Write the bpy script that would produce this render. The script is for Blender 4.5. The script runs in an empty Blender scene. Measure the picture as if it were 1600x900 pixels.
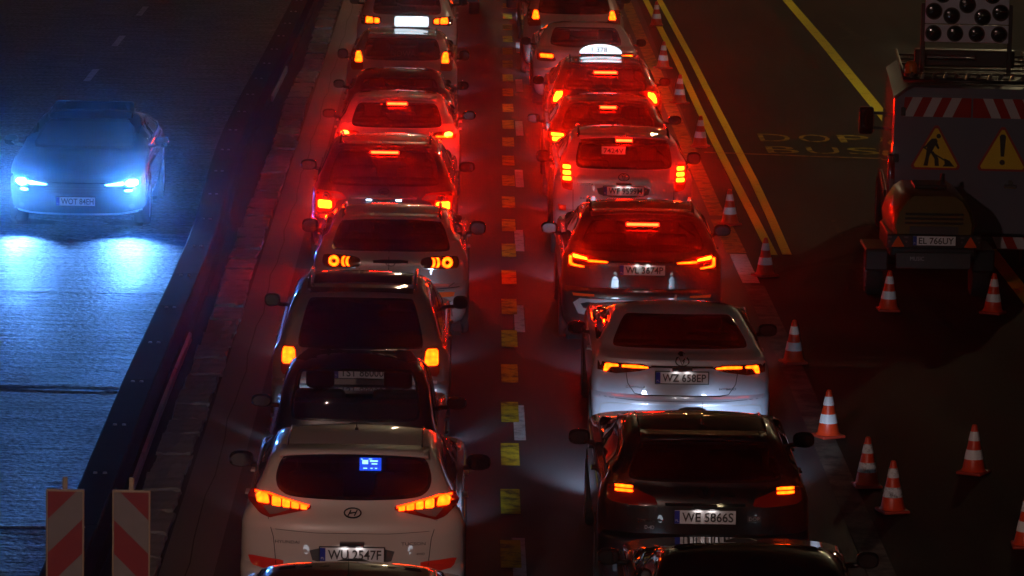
import bpy, bmesh, math, random
import numpy as np
from mathutils import Vector, Matrix
from mathutils.bvhtree import BVHTree

random.seed(7)
SC = bpy.context.scene
COL = SC.collection
R = math.radians

# ------------------------------------------------------------------ camera
CAM_H = 8.57
cam_d = bpy.data.cameras.new('camera')
cam = bpy.data.objects.new('camera', cam_d)
COL.objects.link(cam)
cam_d.sensor_width = 36.0
cam_d.lens = 157.5
cam_d.clip_start = 0.5
cam_d.clip_end = 3000
M = Matrix(((0.99981774, -0.01578819, -0.01073363),
            (-0.00818749, 0.15330367, -0.98814521),
            (0.01724653, 0.98805299, 0.15314646)))
cam.matrix_world = Matrix.Translation((0, 0, CAM_H)) @ M.to_4x4()
SC.camera = cam

# ------------------------------------------------------------------ world: night sky
world = bpy.data.worlds.new('World')
SC.world = world
world.use_nodes = True
wn = world.node_tree
bg = wn.nodes['Background']
sky = wn.nodes.new('ShaderNodeTexSky')
sky.sky_type = 'NISHITA'
sky.sun_disc = False
sky.sun_elevation = R(-5.0)
sky.sun_rotation = R(180)
wn.links.new(sky.outputs[0], bg.inputs[0])
bg.inputs[1].default_value = 0.1

SC.view_settings.view_transform = 'Standard'
SC.view_settings.look = 'None'
SC.view_settings.exposure = 0.0
SC.view_settings.gamma = 1.0
SC.cycles.use_denoising = True
SC.cycles.use_light_tree = True
SC.cycles.max_bounces = 6
SC.cycles.diffuse_bounces = 2
SC.cycles.glossy_bounces = 3
SC.cycles.transmission_bounces = 4
SC.cycles.transparent_max_bounces = 12
SC.cycles.volume_bounces = 0
SC.cycles.sample_clamp_indirect = 4.0
SC.cycles.sample_clamp_direct = 0.0
SC.cycles.caustics_reflective = False
SC.cycles.caustics_refractive = False

# brightness of the lit things (radiance)
TAIL = 19.0
BRAKE = 430.0
HEAD_W = 130.0       # watts of each queueing car's dipped-beam lamp
ONC_W = 950.0      # watts of the oncoming car's lamp
STREET = 560.0
HAZE_BLOOM = 0.0018


# ------------------------------------------------------------------ object helpers
def link(name, me, mat=None, parent=None):
    o = bpy.data.objects.new(name, me)
    COL.objects.link(o)
    if mat is not None:
        if isinstance(mat, (list, tuple)):
            for m in mat:
                me.materials.append(m)
        elif not me.materials:
            me.materials.append(mat)
    if parent is not None:
        o.parent = parent
    return o


def from_bm(name, bm, mat=None, parent=None, smooth=False, angle=None):
    bmesh.ops.recalc_face_normals(bm, faces=bm.faces)
    me = bpy.data.meshes.new(name)
    bm.to_mesh(me)
    bm.free()
    if smooth:
        for p in me.polygons:
            p.use_smooth = True
        if angle is not None:
            me.set_sharp_from_angle(angle=R(angle))
    return link(name, me, mat, parent)


def from_py(name, v, f, mat=None, parent=None, smooth=False):
    me = bpy.data.meshes.new(name)
    me.from_pydata([tuple(p) for p in v], [], f)
    me.update()
    if smooth:
        for p in me.polygons:
            p.use_smooth = True
    return link(name, me, mat, parent)


def empty(name, loc, rz=0.0, label=None, cat=None, group=None):
    o = bpy.data.objects.new(name, None)
    o.empty_display_size = 0.3
    COL.objects.link(o)
    o.location = loc
    o.rotation_euler = (0, 0, rz)
    tag(o, label, cat, group)
    return o


def tag(o, label=None, cat=None, group=None, kind=None):
    if label: o['label'] = label
    if cat: o['category'] = cat
    if group: o['group'] = group
    if kind: o['kind'] = kind
    return o


def add_box(bm, c, s, bevel=0.0, rot=None, seg=2):
    m = Matrix.Translation(c)
    if rot is not None:
        m = m @ rot
    m = m @ Matrix.Diagonal((s[0], s[1], s[2], 1))
    r = bmesh.ops.create_cube(bm, size=1.0, matrix=m)
    if bevel > 0:
        es = list({e for v in r['verts'] for e in v.link_edges})
        bmesh.ops.bevel(bm, geom=es, offset=bevel, segments=seg, profile=0.5, affect='EDGES')


def add_cyl(bm, p0, p1, r0, r1=None, n=14, caps=True):
    p0, p1 = Vector(p0), Vector(p1)
    d = p1 - p0
    q = d.to_track_quat('Z', 'Y').to_matrix().to_4x4()
    m = Matrix.Translation((p0 + p1) / 2) @ q
    bmesh.ops.create_cone(bm, cap_ends=caps, segments=n, radius1=r0,
                          radius2=r0 if r1 is None else r1, depth=d.length, matrix=m)


def add_tube(bm, pts, r, n=8):
    pts = [Vector(p) for p in pts]
    rings = []
    for i, p in enumerate(pts):
        a = pts[max(0, i - 1)]
        b = pts[min(len(pts) - 1, i + 1)]
        q = (b - a).to_track_quat('Z', 'Y').to_matrix()
        rings.append([bm.verts.new(p + q @ Vector((r * math.cos(2 * math.pi * k / n), r * math.sin(2 * math.pi * k / n), 0))) for k in range(n)])
    for a, b in zip(rings, rings[1:]):
        for k in range(n):
            bm.faces.new((a[k], a[(k + 1) % n], b[(k + 1) % n], b[k]))
    bm.faces.new(rings[0][::-1])
    bm.faces.new(rings[-1])


def add_lathe(bm, prof, n=24, axis='Z', c=(0, 0, 0), close=False):
    rings = []
    for r, h in prof:
        ring = []
        for k in range(n):
            a = 2 * math.pi * k / n
            if axis == 'Z':
                p = (c[0] + r * math.cos(a), c[1] + r * math.sin(a), c[2] + h)
            else:
                p = (c[0] + h, c[1] + r * math.cos(a), c[2] + r * math.sin(a))
            ring.append(bm.verts.new(p))
        rings.append(ring)
    for a, b in zip(rings, rings[1:]):
        for k in range(n):
            bm.faces.new((a[k], a[(k + 1) % n], b[(k + 1) % n], b[k]))
    if close:
        bm.faces.new(rings[0][::-1])
        bm.faces.new(rings[-1])


def add_prism(bm, poly, y0, y1):
    """poly in x,z extruded from y0 to y1"""
    a = [bm.verts.new((p[0], y0, p[1])) for p in poly]
    b = [bm.verts.new((p[0], y1, p[1])) for p in poly]
    bm.faces.new(a)
    bm.faces.new(b[::-1])
    n = len(poly)
    for i in range(n):
        bm.faces.new((a[i], b[i], b[(i + 1) % n], a[(i + 1) % n]))


def chaikin(poly, it=1, q=0.25):
    p = [tuple(v) for v in poly]
    for _ in range(it):
        o = []
        for i in range(len(p)):
            a, b = p[i], p[(i + 1) % len(p)]
            o.append(tuple(a[k] * (1 - q) + b[k] * q for k in (0, 1)))
            o.append(tuple(a[k] * q + b[k] * (1 - q) for k in (0, 1)))
        p = o
    return p


def mir(poly):
    return [(-a, b) for a, b in reversed(poly)]


def ellipse(cx, cz, rx, rz, n=20):
    return [(cx + rx * math.cos(2 * math.pi * k / n), cz + rz * math.sin(2 * math.pi * k / n)) for k in range(n)]


def rect(x0, x1, z0, z1):
    return [(x0, z0), (x1, z0), (x1, z1), (x0, z1)]


# ------------------------------------------------------------------ materials
def newmat(name):
    m = bpy.data.materials.new(name)
    m.use_nodes = True
    nt = m.node_tree
    b = nt.nodes['Principled BSDF']
    return m, nt, b


def plain(name, col, rough=0.5, metal=0.0, spec=0.5, coat=0.0, noise=0.0, scale=6.0, bump=0.0):
    m, nt, b = newmat(name)
    b.inputs['Base Color'].default_value = (*col, 1)
    b.inputs['Roughness'].default_value = rough
    b.inputs['Metallic'].default_value = metal
    b.inputs['Specular IOR Level'].default_value = spec
    b.inputs['Coat Weight'].default_value = coat
    b.inputs['Coat Roughness'].default_value = 0.015
    if noise or bump:
        tc = nt.nodes.new('ShaderNodeTexCoord')
        nz = nt.nodes.new('ShaderNodeTexNoise')
        nz.inputs['Scale'].default_value = scale
        nz.inputs['Detail'].default_value = 6
        nt.links.new(tc.outputs['Object'], nz.inputs['Vector'])
        if noise:
            mx = nt.nodes.new('ShaderNodeMix')
            mx.data_type = 'RGBA'
            mx.inputs['A'].default_value = (*[c * (1 - noise) for c in col], 1)
            mx.inputs['B'].default_value = (*[min(1, c * (1 + noise)) for c in col], 1)
            nt.links.new(nz.outputs['Fac'], mx.inputs['Factor'])
            nt.links.new(mx.outputs['Result'], b.inputs['Base Color'])
        if bump:
            bp = nt.nodes.new('ShaderNodeBump')
            bp.inputs['Strength'].default_value = bump
            bp.inputs['Distance'].default_value = 0.02
            nt.links.new(nz.outputs['Fac'], bp.inputs['Height'])
            nt.links.new(bp.outputs['Normal'], b.inputs['Normal'])
    return m


def paint(name, col, metal=0.0, rough=0.35, dirt=0.25):
    """car paint: clear coat over colour, road grime low down, dark lining on the inner side"""
    m, nt, b = newmat(name)
    N, Lk = nt.nodes, nt.links
    b.inputs['Metallic'].default_value = metal
    b.inputs['Roughness'].default_value = rough
    b.inputs['Coat Weight'].default_value = 1.0
    b.inputs['Coat Roughness'].default_value = 0.03
    tc = N.new('ShaderNodeTexCoord')
    nz = N.new('ShaderNodeTexNoise'); nz.inputs['Scale'].default_value = 3.5; nz.inputs['Detail'].default_value = 8
    nz.inputs['Roughness'].default_value = 0.65
    Lk.new(tc.outputs['Object'], nz.inputs['Vector'])
    sp = N.new('ShaderNodeSeparateXYZ'); Lk.new(tc.outputs['Object'], sp.inputs[0])
    mr = N.new('ShaderNodeMapRange')
    mr.inputs['From Min'].default_value = 0.9; mr.inputs['From Max'].default_value = 0.2
    mr.inputs['To Min'].default_value = 0.05; mr.inputs['To Max'].default_value = 1.0
    Lk.new(sp.outputs['Z'], mr.inputs['Value'])
    mu = N.new('ShaderNodeMath'); mu.operation = 'MULTIPLY'
    Lk.new(mr.outputs[0], mu.inputs[0]); Lk.new(nz.outputs['Fac'], mu.inputs[1])
    m2 = N.new('ShaderNodeMath'); m2.operation = 'MULTIPLY'; m2.inputs[1].default_value = dirt * 1.6
    m2.use_clamp = True
    Lk.new(mu.outputs[0], m2.inputs[0])
    mx = N.new('ShaderNodeMix'); mx.data_type = 'RGBA'
    mx.inputs['A'].default_value = (*col, 1); mx.inputs['B'].default_value = (0.10, 0.085, 0.07, 1)
    Lk.new(m2.outputs[0], mx.inputs['Factor'])
    Lk.new(mx.outputs['Result'], b.inputs['Base Color'])
    rr = N.new('ShaderNodeMapRange')
    rr.inputs['To Min'].default_value = 0.001; rr.inputs['To Max'].default_value = 0.006
    Lk.new(nz.outputs['Fac'], rr.inputs['Value']); Lk.new(rr.outputs[0], b.inputs['Coat Roughness'])
    ge = N.new('ShaderNodeNewGeometry')
    lin = N.new('ShaderNodeBsdfDiffuse'); lin.inputs[0].default_value = (0.02, 0.02, 0.02, 1)
    ms = N.new('ShaderNodeMixShader')
    Lk.new(ge.outputs['Backfacing'], ms.inputs[0]); Lk.new(b.outputs[0], ms.inputs[1]); Lk.new(lin.outputs[0], ms.inputs[2])
    Lk.new(ms.outputs[0], N['Material Output'].inputs['Surface'])
    return m


def glass(name, tint):
    m, nt, b = newmat(name)
    N, Lk = nt.nodes, nt.links
    N.remove(b)
    tr = N.new('ShaderNodeBsdfTransparent'); tr.inputs[0].default_value = (*tint, 1)
    gl = N.new('ShaderNodeBsdfGlossy'); gl.inputs['Roughness'].default_value = 0.03
    gl.inputs[0].default_value = (0.9, 0.92, 0.95, 1)
    fr = N.new('ShaderNodeFresnel'); fr.inputs[0].default_value = 1.5
    ms = N.new('ShaderNodeMixShader')
    Lk.new(fr.outputs[0], ms.inputs[0]); Lk.new(tr.outputs[0], ms.inputs[1]); Lk.new(gl.outputs[0], ms.inputs[2])
    Lk.new(ms.outputs[0], N['Material Output'].inputs['Surface'])
    return m


def emit(name, col, strength, base=(0.3, 0.02, 0.02), cells=0.0):
    m, nt, b = newmat(name)
    b.inputs['Base Color'].default_value = (*base, 1)
    b.inputs['Roughness'].default_value = 0.2
    b.inputs['Emission Color'].default_value = (*col, 1)
    b.inputs['Emission Strength'].default_value = strength
    return m


def lamp_mat(name, R_, G_, B_, cell=0.05, deep=0.5, base=(0.3, 0.01, 0.005)):
    """lit lamp lens; ribbed optics give brighter and darker cells"""
    m, nt, b = newmat(name)
    N, Lk = nt.nodes, nt.links
    b.inputs['Base Color'].default_value = (*base, 1)
    b.inputs['Roughness'].default_value = 0.15
    tc = N.new('ShaderNodeTexCoord')
    vo = N.new('ShaderNodeTexVoronoi'); vo.inputs['Scale'].default_value = 1.0 / cell
    vo.inputs['Randomness'].default_value = 0.35
    Lk.new(tc.outputs['Object'], vo.inputs['Vector'])
    mr = N.new('ShaderNodeMapRange')
    mr.inputs['From Min'].default_value = 0.0; mr.inputs['From Max'].default_value = 0.7
    mr.inputs['To Min'].default_value = 1.0; mr.inputs['To Max'].default_value = 1 - deep
    Lk.new(vo.outputs['Distance'], mr.inputs['Value'])
    b.inputs['Emission Color'].default_value = (R_, G_, B_, 1)
    Lk.new(mr.outputs[0], b.inputs['Emission Strength'])
    return m


def asphalt(name, col, rough=0.6, bump=0.35, wet=0.0, patch=0.35, spec=0.5, aniso=False):
    m, nt, b = newmat(name)
    N, Lk = nt.nodes, nt.links
    tc = N.new('ShaderNodeTexCoord')
    n1 = N.new('ShaderNodeTexNoise'); n1.inputs['Scale'].default_value = 0.55; n1.inputs['Detail'].default_value = 7
    n1.inputs['Roughness'].default_value = 0.6
    n2 = N.new('ShaderNodeTexNoise'); n2.inputs['Scale'].default_value = 55; n2.inputs['Detail'].default_value = 4
    mp = N.new('ShaderNodeMapping'); mp.inputs['Scale'].default_value = (1.6, 0.25, 1)
    Lk.new(tc.outputs['Object'], mp.inputs[0]); Lk.new(mp.outputs[0], n1.inputs['Vector'])
    Lk.new(tc.outputs['Object'], n2.inputs['Vector'])
    mx = N.new('ShaderNodeMix'); mx.data_type = 'RGBA'
    mx.inputs['A'].default_value = (*[c * (1 - patch) for c in col], 1)
    mx.inputs['B'].default_value = (*[c * (1 + patch) for c in col], 1)
    Lk.new(n1.outputs['Fac'], mx.inputs['Factor'])
    m2 = N.new('ShaderNodeMix'); m2.data_type = 'RGBA'; m2.blend_type = 'MULTIPLY'
    m2.inputs['Factor'].default_value = 0.7
    ra = N.new('ShaderNodeMapRange'); ra.inputs['To Min'].default_value = 0.4; ra.inputs['To Max'].default_value = 1.7
    Lk.new(n2.outputs['Fac'], ra.inputs['Value'])
    Lk.new(mx.outputs['Result'], m2.inputs['A']); Lk.new(ra.outputs[0], m2.inputs['B'])
    Lk.new(m2.outputs['Result'], b.inputs['Base Color'])
    rr = N.new('ShaderNodeMapRange')
    rr.inputs['From Min'].default_value = 0.35; rr.inputs['From Max'].default_value = 0.65
    rr.inputs['To Min'].default_value = max(0.05, rough - wet); rr.inputs['To Max'].default_value = rough + 0.08
    Lk.new(n1.outputs['Fac'], rr.inputs['Value']); Lk.new(rr.outputs[0], b.inputs['Roughness'])
    b.inputs['Specular IOR Level'].default_value = spec
    bp = N.new('ShaderNodeBump'); bp.inputs['Strength'].default_value = bump; bp.inputs['Distance'].default_value = 0.03 if aniso else 0.01
    if aniso:
        # laying and wear marks running across the lanes, and coarse aggregate
        mp2 = N.new('ShaderNodeMapping'); mp2.inputs['Scale'].default_value = (0.9, 4.5, 1)
        n3 = N.new('ShaderNodeTexNoise'); n3.inputs['Scale'].default_value = 1.3; n3.inputs['Detail'].default_value = 6
        Lk.new(tc.outputs['Object'], mp2.inputs[0]); Lk.new(mp2.outputs[0], n3.inputs['Vector'])
        ad = N.new('ShaderNodeMath'); ad.operation = 'MULTIPLY_ADD'; ad.inputs[1].default_value = 1.6
        n4 = N.new('ShaderNodeTexNoise'); n4.inputs['Scale'].default_value = 15; n4.inputs['Detail'].default_value = 3
        Lk.new(tc.outputs['Object'], n4.inputs['Vector'])
        Lk.new(n3.outputs['Fac'], ad.inputs[0]); Lk.new(n4.outputs['Fac'], ad.inputs[2])
        Lk.new(ad.outputs[0], bp.inputs['Height'])
        st = N.new('ShaderNodeMapRange'); st.inputs['From Min'].default_value = .3; st.inputs['From Max'].default_value = .7
        st.inputs['To Min'].default_value = .35; st.inputs['To Max'].default_value = 1.7
        Lk.new(n3.outputs['Fac'], st.inputs['Value'])
        gr = N.new('ShaderNodeMapRange'); gr.inputs['From Min'].default_value = .35; gr.inputs['From Max'].default_value = .65
        gr.inputs['To Min'].default_value = .2; gr.inputs['To Max'].default_value = 1.9
        Lk.new(n4.outputs['Fac'], gr.inputs['Value'])
        mm = N.new('ShaderNodeMath'); mm.operation = 'MULTIPLY'; Lk.new(st.outputs[0], mm.inputs[0]); Lk.new(gr.outputs[0], mm.inputs[1])
        m3 = N.new('ShaderNodeMix'); m3.data_type = 'RGBA'; m3.blend_type = 'MULTIPLY'; m3.inputs['Factor'].default_value = 1.0
        Lk.new(m2.outputs['Result'], m3.inputs['A']); Lk.new(mm.outputs[0], m3.inputs['B'])
        Lk.new(m3.outputs['Result'], b.inputs['Base Color'])
        ms = N.new('ShaderNodeMath'); ms.operation = 'MULTIPLY'; ms.inputs[1].default_value = spec * .6
        Lk.new(mm.outputs[0], ms.inputs[0]); Lk.new(ms.outputs[0], b.inputs['Specular IOR Level'])
    else:
        Lk.new(n2.outputs['Fac'], bp.inputs['Height'])
    Lk.new(bp.outputs['Normal'], b.inputs['Normal'])
    return m


def worn_paint(name, col, under=(0.04, 0.035, 0.035), wear=0.45, scale=9.0, rough=0.6):
    m, nt, b = newmat(name)
    N, Lk = nt.nodes, nt.links
    tc = N.new('ShaderNodeTexCoord')
    nz = N.new('ShaderNodeTexNoise'); nz.inputs['Scale'].default_value = scale; nz.inputs['Detail'].default_value = 9
    nz.inputs['Roughness'].default_value = 0.7
    Lk.new(tc.outputs['Object'], nz.inputs['Vector'])
    mr = N.new('ShaderNodeMapRange')
    mr.inputs['From Min'].default_value = wear - 0.08; mr.inputs['From Max'].default_value = wear + 0.08
    Lk.new(nz.outputs['Fac'], mr.inputs['Value'])
    mx = N.new('ShaderNodeMix'); mx.data_type = 'RGBA'
    mx.inputs['A'].default_value = (*under, 1); mx.inputs['B'].default_value = (*col, 1)
    Lk.new(mr.outputs[0], mx.inputs['Factor']); Lk.new(mx.outputs['Result'], b.inputs['Base Color'])
    b.inputs['Roughness'].default_value = 0.8
    b.inputs['Specular IOR Level'].default_value = 0.12
    bp = N.new('ShaderNodeBump'); bp.inputs['Strength'].default_value = 0.3; bp.inputs['Distance'].default_value = 0.01
    Lk.new(nz.outputs['Fac'], bp.inputs['Height']); Lk.new(bp.outputs['Normal'], b.inputs['Normal'])
    return m


MT = {}
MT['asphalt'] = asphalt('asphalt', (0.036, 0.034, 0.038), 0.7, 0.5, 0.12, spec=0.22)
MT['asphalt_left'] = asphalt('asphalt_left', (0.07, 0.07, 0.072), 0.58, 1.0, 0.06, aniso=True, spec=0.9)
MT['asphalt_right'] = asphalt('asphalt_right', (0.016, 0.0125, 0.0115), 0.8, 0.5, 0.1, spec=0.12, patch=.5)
MT['gutter'] = asphalt('gutter', (0.085, 0.08, 0.08), 0.6, 0.3, 0.1, patch=0.3)
MT['stone'] = plain('kerb_stone', (0.20, 0.195, 0.20), 0.7, noise=0.5, scale=4, bump=0.8)
MT['joint'] = plain('joint_dirt', (0.025, 0.022, 0.02), 0.9, noise=0.4, scale=8)
MT['tar'] = plain('tar', (0.010, 0.009, 0.009), 0.85, spec=0.08)
MT['yellow'] = worn_paint('yellow_line_paint', (0.80, 0.66, 0.04), (0.20, 0.14, 0.03), 0.36, 3.0)
MT['yellow_fresh'] = worn_paint('yellow_tape', (0.85, 0.78, 0.04), (0.5, 0.40, 0.03), 0.36, 7.0)
MT['yellow_dash'] = worn_paint('yellow_dash_paint', (0.66, 0.55, 0.03), (0.14, 0.11, 0.03), 0.46, 5.0)
MT['white_line'] = worn_paint('white_line_paint', (0.62, 0.61, 0.62), (0.25, 0.24, 0.24), 0.42, 8.0)
MT['faded_line'] = worn_paint('faded_line_paint', (0.17, 0.15, 0.12), (0.05, 0.045, 0.04), 0.5, 3.0)
MT['faded_yellow'] = worn_paint('faded_yellow_paint', (0.34, 0.21, 0.04), (0.08, 0.06, 0.03), 0.46, 5.0)
MT['ghost'] = worn_paint('ghost_marking', (0.075, 0.055, 0.03), (0.016, 0.0125, 0.0115), 0.53, 5.0)
MT['letter'] = worn_paint('lettering_paint', (0.45, 0.36, 0.03), (0.05, 0.04, 0.015), 0.47, 4.0)
MT['barrier'] = plain('barrier_dark_steel', (0.009, 0.008, 0.009), 0.85, spec=0.15, noise=0.4, scale=5, bump=0.3)
MT['barrier_foot_lit'] = plain('barrier_foot_blue_lit', (0.26, 0.27, 0.33), 0.6, metal=0.0, noise=0.3, scale=4)
MT['bolt'] = plain('bolt_steel', (0.45, 0.45, 0.45), 0.35, metal=0.8)
MT['black'] = plain('black_plastic', (0.012, 0.012, 0.013), 0.38, noise=0.2)
MT['trim'] = plain('grey_trim_plastic', (0.05, 0.05, 0.052), 0.5, noise=0.3, bump=0.1, scale=30)
MT['gloss_black'] = plain('gloss_black', (0.008, 0.008, 0.009), 0.05, coat=1.0)
MT['cabin'] = plain('cabin_cloth', (0.018, 0.017, 0.018), 0.9, noise=0.2, scale=40)
MT['rubber'] = plain('tyre_rubber', (0.015, 0.015, 0.015), 0.8, noise=0.4, scale=20, bump=0.3)
MT['rim'] = plain('alloy', (0.35, 0.35, 0.36), 0.3, metal=0.9)
MT['chrome'] = plain('chrome', (0.65, 0.65, 0.67), 0.12, metal=1.0)
MT['silver_trim'] = plain('silver_trim', (0.5, 0.5, 0.52), 0.35, metal=0.4, noise=0.1)
MT['seam'] = plain('panel_gap', (0.006, 0.006, 0.006), 0.8)
MT['frit'] = plain('glass_edge_black', (0.006, 0.006, 0.007), 0.12, coat=0.6)
MT['plate'] = plain('plate_white', (0.72, 0.72, 0.74), 0.35, noise=0.08, scale=12)
MT['plate_blue'] = plain('plate_blue', (0.01, 0.03, 0.35), 0.35)
MT['ink'] = plain('ink', (0.01, 0.01, 0.01), 0.5)
MT['paper'] = plain('paper', (0.75, 0.73, 0.70), 0.7)
MT['lens_red'] = plain('red_lens', (0.22, 0.006, 0.006), 0.08, coat=1.0)
MT['lens_dark'] = plain('dark_red_lens', (0.05, 0.004, 0.004), 0.08, coat=1.0)
MT['lens_clear'] = plain('clear_lens', (0.25, 0.23, 0.23), 0.1, coat=1.0, metal=0.3)
MT['reflector'] = plain('reflector_red', (0.80, 0.035, 0.015), 0.12, coat=1.0)
MT['reflector_orange'] = plain('reflector_orange', (0.90, 0.12, 0.02), 0.12, coat=1.0)
MT['tail'] = lamp_mat('tail_lamp_lit', TAIL, 0.40, 0.01, 0.06, 0.45)
MT['tail_amber'] = lamp_mat('tail_lamp_lit_amber', TAIL * 0.9, 0.95, 0.02, 0.06, 0.5)
MT['reflector_glow'] = lamp_mat('reflector_glow_dim', 0.9, 0.03, 0.01, 0.05, 0.6)
MT['brake'] = lamp_mat('brake_lamp_lit', BRAKE, 2.6, 0.08, 0.05, 0.4)
MT['brake_hot'] = lamp_mat('brake_lamp_glaring', BRAKE * 4, 6.0, 0.4, 0.05, 0.3)
MT['third'] = lamp_mat('high_brake_lamp_lit', BRAKE * 0.45, 0.8, 0.12, 0.03, 0.3)
MT['fog_lit'] = lamp_mat('rear_fog_glow', 3.0, 0.16, 0.02, 0.05, 0.5)
MT['plate_lamp'] = emit('plate_lamp', (0.55, 0.75, 1.0), 14, (0.8, 0.8, 0.8))
MT['plate_lamp_w'] = emit('plate_lamp_white', (1.0, 0.88, 0.85), 45, (0.8, 0.8, 0.8))
MT['head'] = emit('headlamp_lit', (0.75, 0.86, 1.0), 6, (0.8, 0.8, 0.8))
MT['head_blue'] = emit('headlamp_lit_blue', (0.006, 0.15, 1.0), 760, (0.8, 0.8, 0.8))
MT['drl_blue'] = emit('running_lamp_lit_blue', (0.16, 0.5, 1.0), 12, (0.8, 0.8, 0.8))
MT['sign_white'] = emit('sign_glow_white', (0.72, 0.88, 1.0), 1.5, (0.9, 0.9, 0.9))
MT['screen_blue'] = emit('screen_glow_blue', (0.02, 0.09, 1.0), 3.0, (0.01, 0.01, 0.02))
MT['screen_ink'] = emit('screen_glow_pale', (0.25, 0.6, 1.0), 9.0, (0.01, 0.01, 0.02))
MT['street'] = emit('street_lamp_glow', (1.0, 0.50, 0.16), STREET, (0.8, 0.8, 0.8))
MT['street_w'] = emit('street_lamp_glow_pale', (1.0, 0.78, 0.44), STREET * 6.0, (0.8, 0.8, 0.8))
MT['galv'] = plain('galvanised', (0.35, 0.35, 0.36), 0.5, metal=0.5, noise=0.2)
MT['g_dark'] = glass('tinted_glass', (0.07, 0.07, 0.08))
MT['g_mid'] = glass('window_glass', (0.30, 0.30, 0.32))
MT['g_clear'] = glass('clear_window_glass', (0.80, 0.84, 0.84))
MT['cone'] = plain('cone_orange', (0.75, 0.055, 0.012), 0.4, noise=0.25, scale=14)
MT['cone_band'] = plain('cone_white_band', (0.85, 0.85, 0.87), 0.45, noise=0.06, scale=14)
MT['cone_band_dirty'] = worn_paint('cone_white_band_scuffed', (0.75, 0.74, 0.74), (0.10, 0.07, 0.06), 0.45, 16.0)
MT['cone_base'] = plain('cone_base_red', (0.42, 0.035, 0.015), 0.55, noise=0.35, scale=9)
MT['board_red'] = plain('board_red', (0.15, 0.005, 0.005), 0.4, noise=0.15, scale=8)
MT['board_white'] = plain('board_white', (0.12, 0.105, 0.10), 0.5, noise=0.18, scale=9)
MT['board_edge'] = plain('board_edge', (0.25, 0.19, 0.12), 0.5, noise=0.2)
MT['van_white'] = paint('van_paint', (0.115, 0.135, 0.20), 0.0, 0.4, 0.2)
MT['van_red'] = plain('van_stripe_red', (0.42, 0.012, 0.01), 0.2, coat=0.5)
MT['van_stripe'] = plain('van_stripe_white', (0.62, 0.62, 0.66), 0.2, coat=0.5)
MT['sign_yellow'] = plain('sign_yellow', (0.86, 0.62, 0.02), 0.35, noise=0.08)
MT['sign_red'] = plain('sign_red_border', (0.40, 0.012, 0.01), 0.35)
MT['trailer_yellow'] = plain('trailer_yellow', (0.13, 0.085, 0.006), 0.4, coat=0.4, noise=0.2)
MT['board_grey'] = plain('arrow_board_grey', (0.62, 0.66, 0.80), 0.35, metal=0.1, noise=0.15)
MT['beacon'] = plain('beacon_amber', (0.55, 0.16, 0.01), 0.1, coat=1.0)
MT['skin'] = plain('skin', (0.30, 0.17, 0.12), 0.5)
MT['hair'] = plain('hair', (0.015, 0.012, 0.01), 0.6)
MT['cloth'] = plain('coat_cloth', (0.02, 0.02, 0.03), 0.85)

P = {
    'white': paint('paint_white', (0.60, 0.51, 0.46), 0.0, 0.35, 0.25),
    'black': paint('paint_black', (0.005, 0.005, 0.007), 0.0, 0.3, 0.08),
    'dark': paint('paint_dark_grey', (0.03, 0.028, 0.03), 0.3, 0.3, 0.3),
    'silver': paint('paint_silver', (0.52, 0.53, 0.57), 0.35, 0.35, 0.25),
    'silver_b': paint('paint_silver_blue', (0.52, 0.56, 0.66), 0.2, 0.35, 0.2),
    'beige': paint('paint_pale_beige', (0.34, 0.30, 0.29), 0.3, 0.35, 0.3),
    'navy': paint('paint_dark_navy', (0.010, 0.012, 0.03), 0.2, 0.3, 0.25),
    'red': paint('paint_dark_red', (0.10, 0.006, 0.006), 0.2, 0.3, 0.25),
    'graphite': paint('paint_graphite', (0.15, 0.145, 0.15), 0.3, 0.35, 0.25),
    'bluegrey': paint('paint_blue_grey', (0.010, 0.014, 0.03), 0.3, 0.35, 0.04),
}


def text_mesh(s, size, width=None, height=None, extrude=0.0015, offset=0.0):
    cu = bpy.data.curves.new('txt', 'FONT')
    cu.body = s
    cu.size = size
    cu.align_x = 'CENTER'
    cu.align_y = 'CENTER'
    cu.extrude = extrude
    cu.offset = offset
    cu.resolution_u = 3
    o = bpy.data.objects.new('txt', cu)
    COL.objects.link(o)
    bpy.context.view_layer.update()
    dg = bpy.context.evaluated_depsgraph_get()
    me = bpy.data.meshes.new_from_object(o.evaluated_get(dg))
    bpy.data.objects.remove(o)
    bpy.data.curves.remove(cu)
    xs = [v.co.x for v in me.vertices]; ys = [v.co.y for v in me.vertices]
    w, h = max(xs) - min(xs), max(ys) - min(ys)
    cx, cy = (max(xs) + min(xs)) / 2, (max(ys) + min(ys)) / 2
    sx = width / w if width else 1
    sy = height / h if height else 1
    for v in me.vertices:
        v.co.x = (v.co.x - cx) * sx
        v.co.y = (v.co.y - cy) * sy
    return me


STAND = Matrix(((1, 0, 0), (0, 0, -1), (0, 1, 0)))   # x right, y up -> faces -Y


def text_obj(name, s, mat, parent, loc, width, height, facing='r', extrude=0.0015, offset=0.0, rot=None):
    me = text_mesh(s, 0.1, width, height, extrude, offset)
    o = link(name, me, mat, parent)
    mm = STAND.to_4x4()
    if facing == 'f':
        mm = Matrix.Rotation(math.pi, 4, 'Z') @ mm
    if rot is not None:
        mm = rot @ mm
    o.matrix_local = Matrix.Translation(loc) @ mm
    return o


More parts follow.
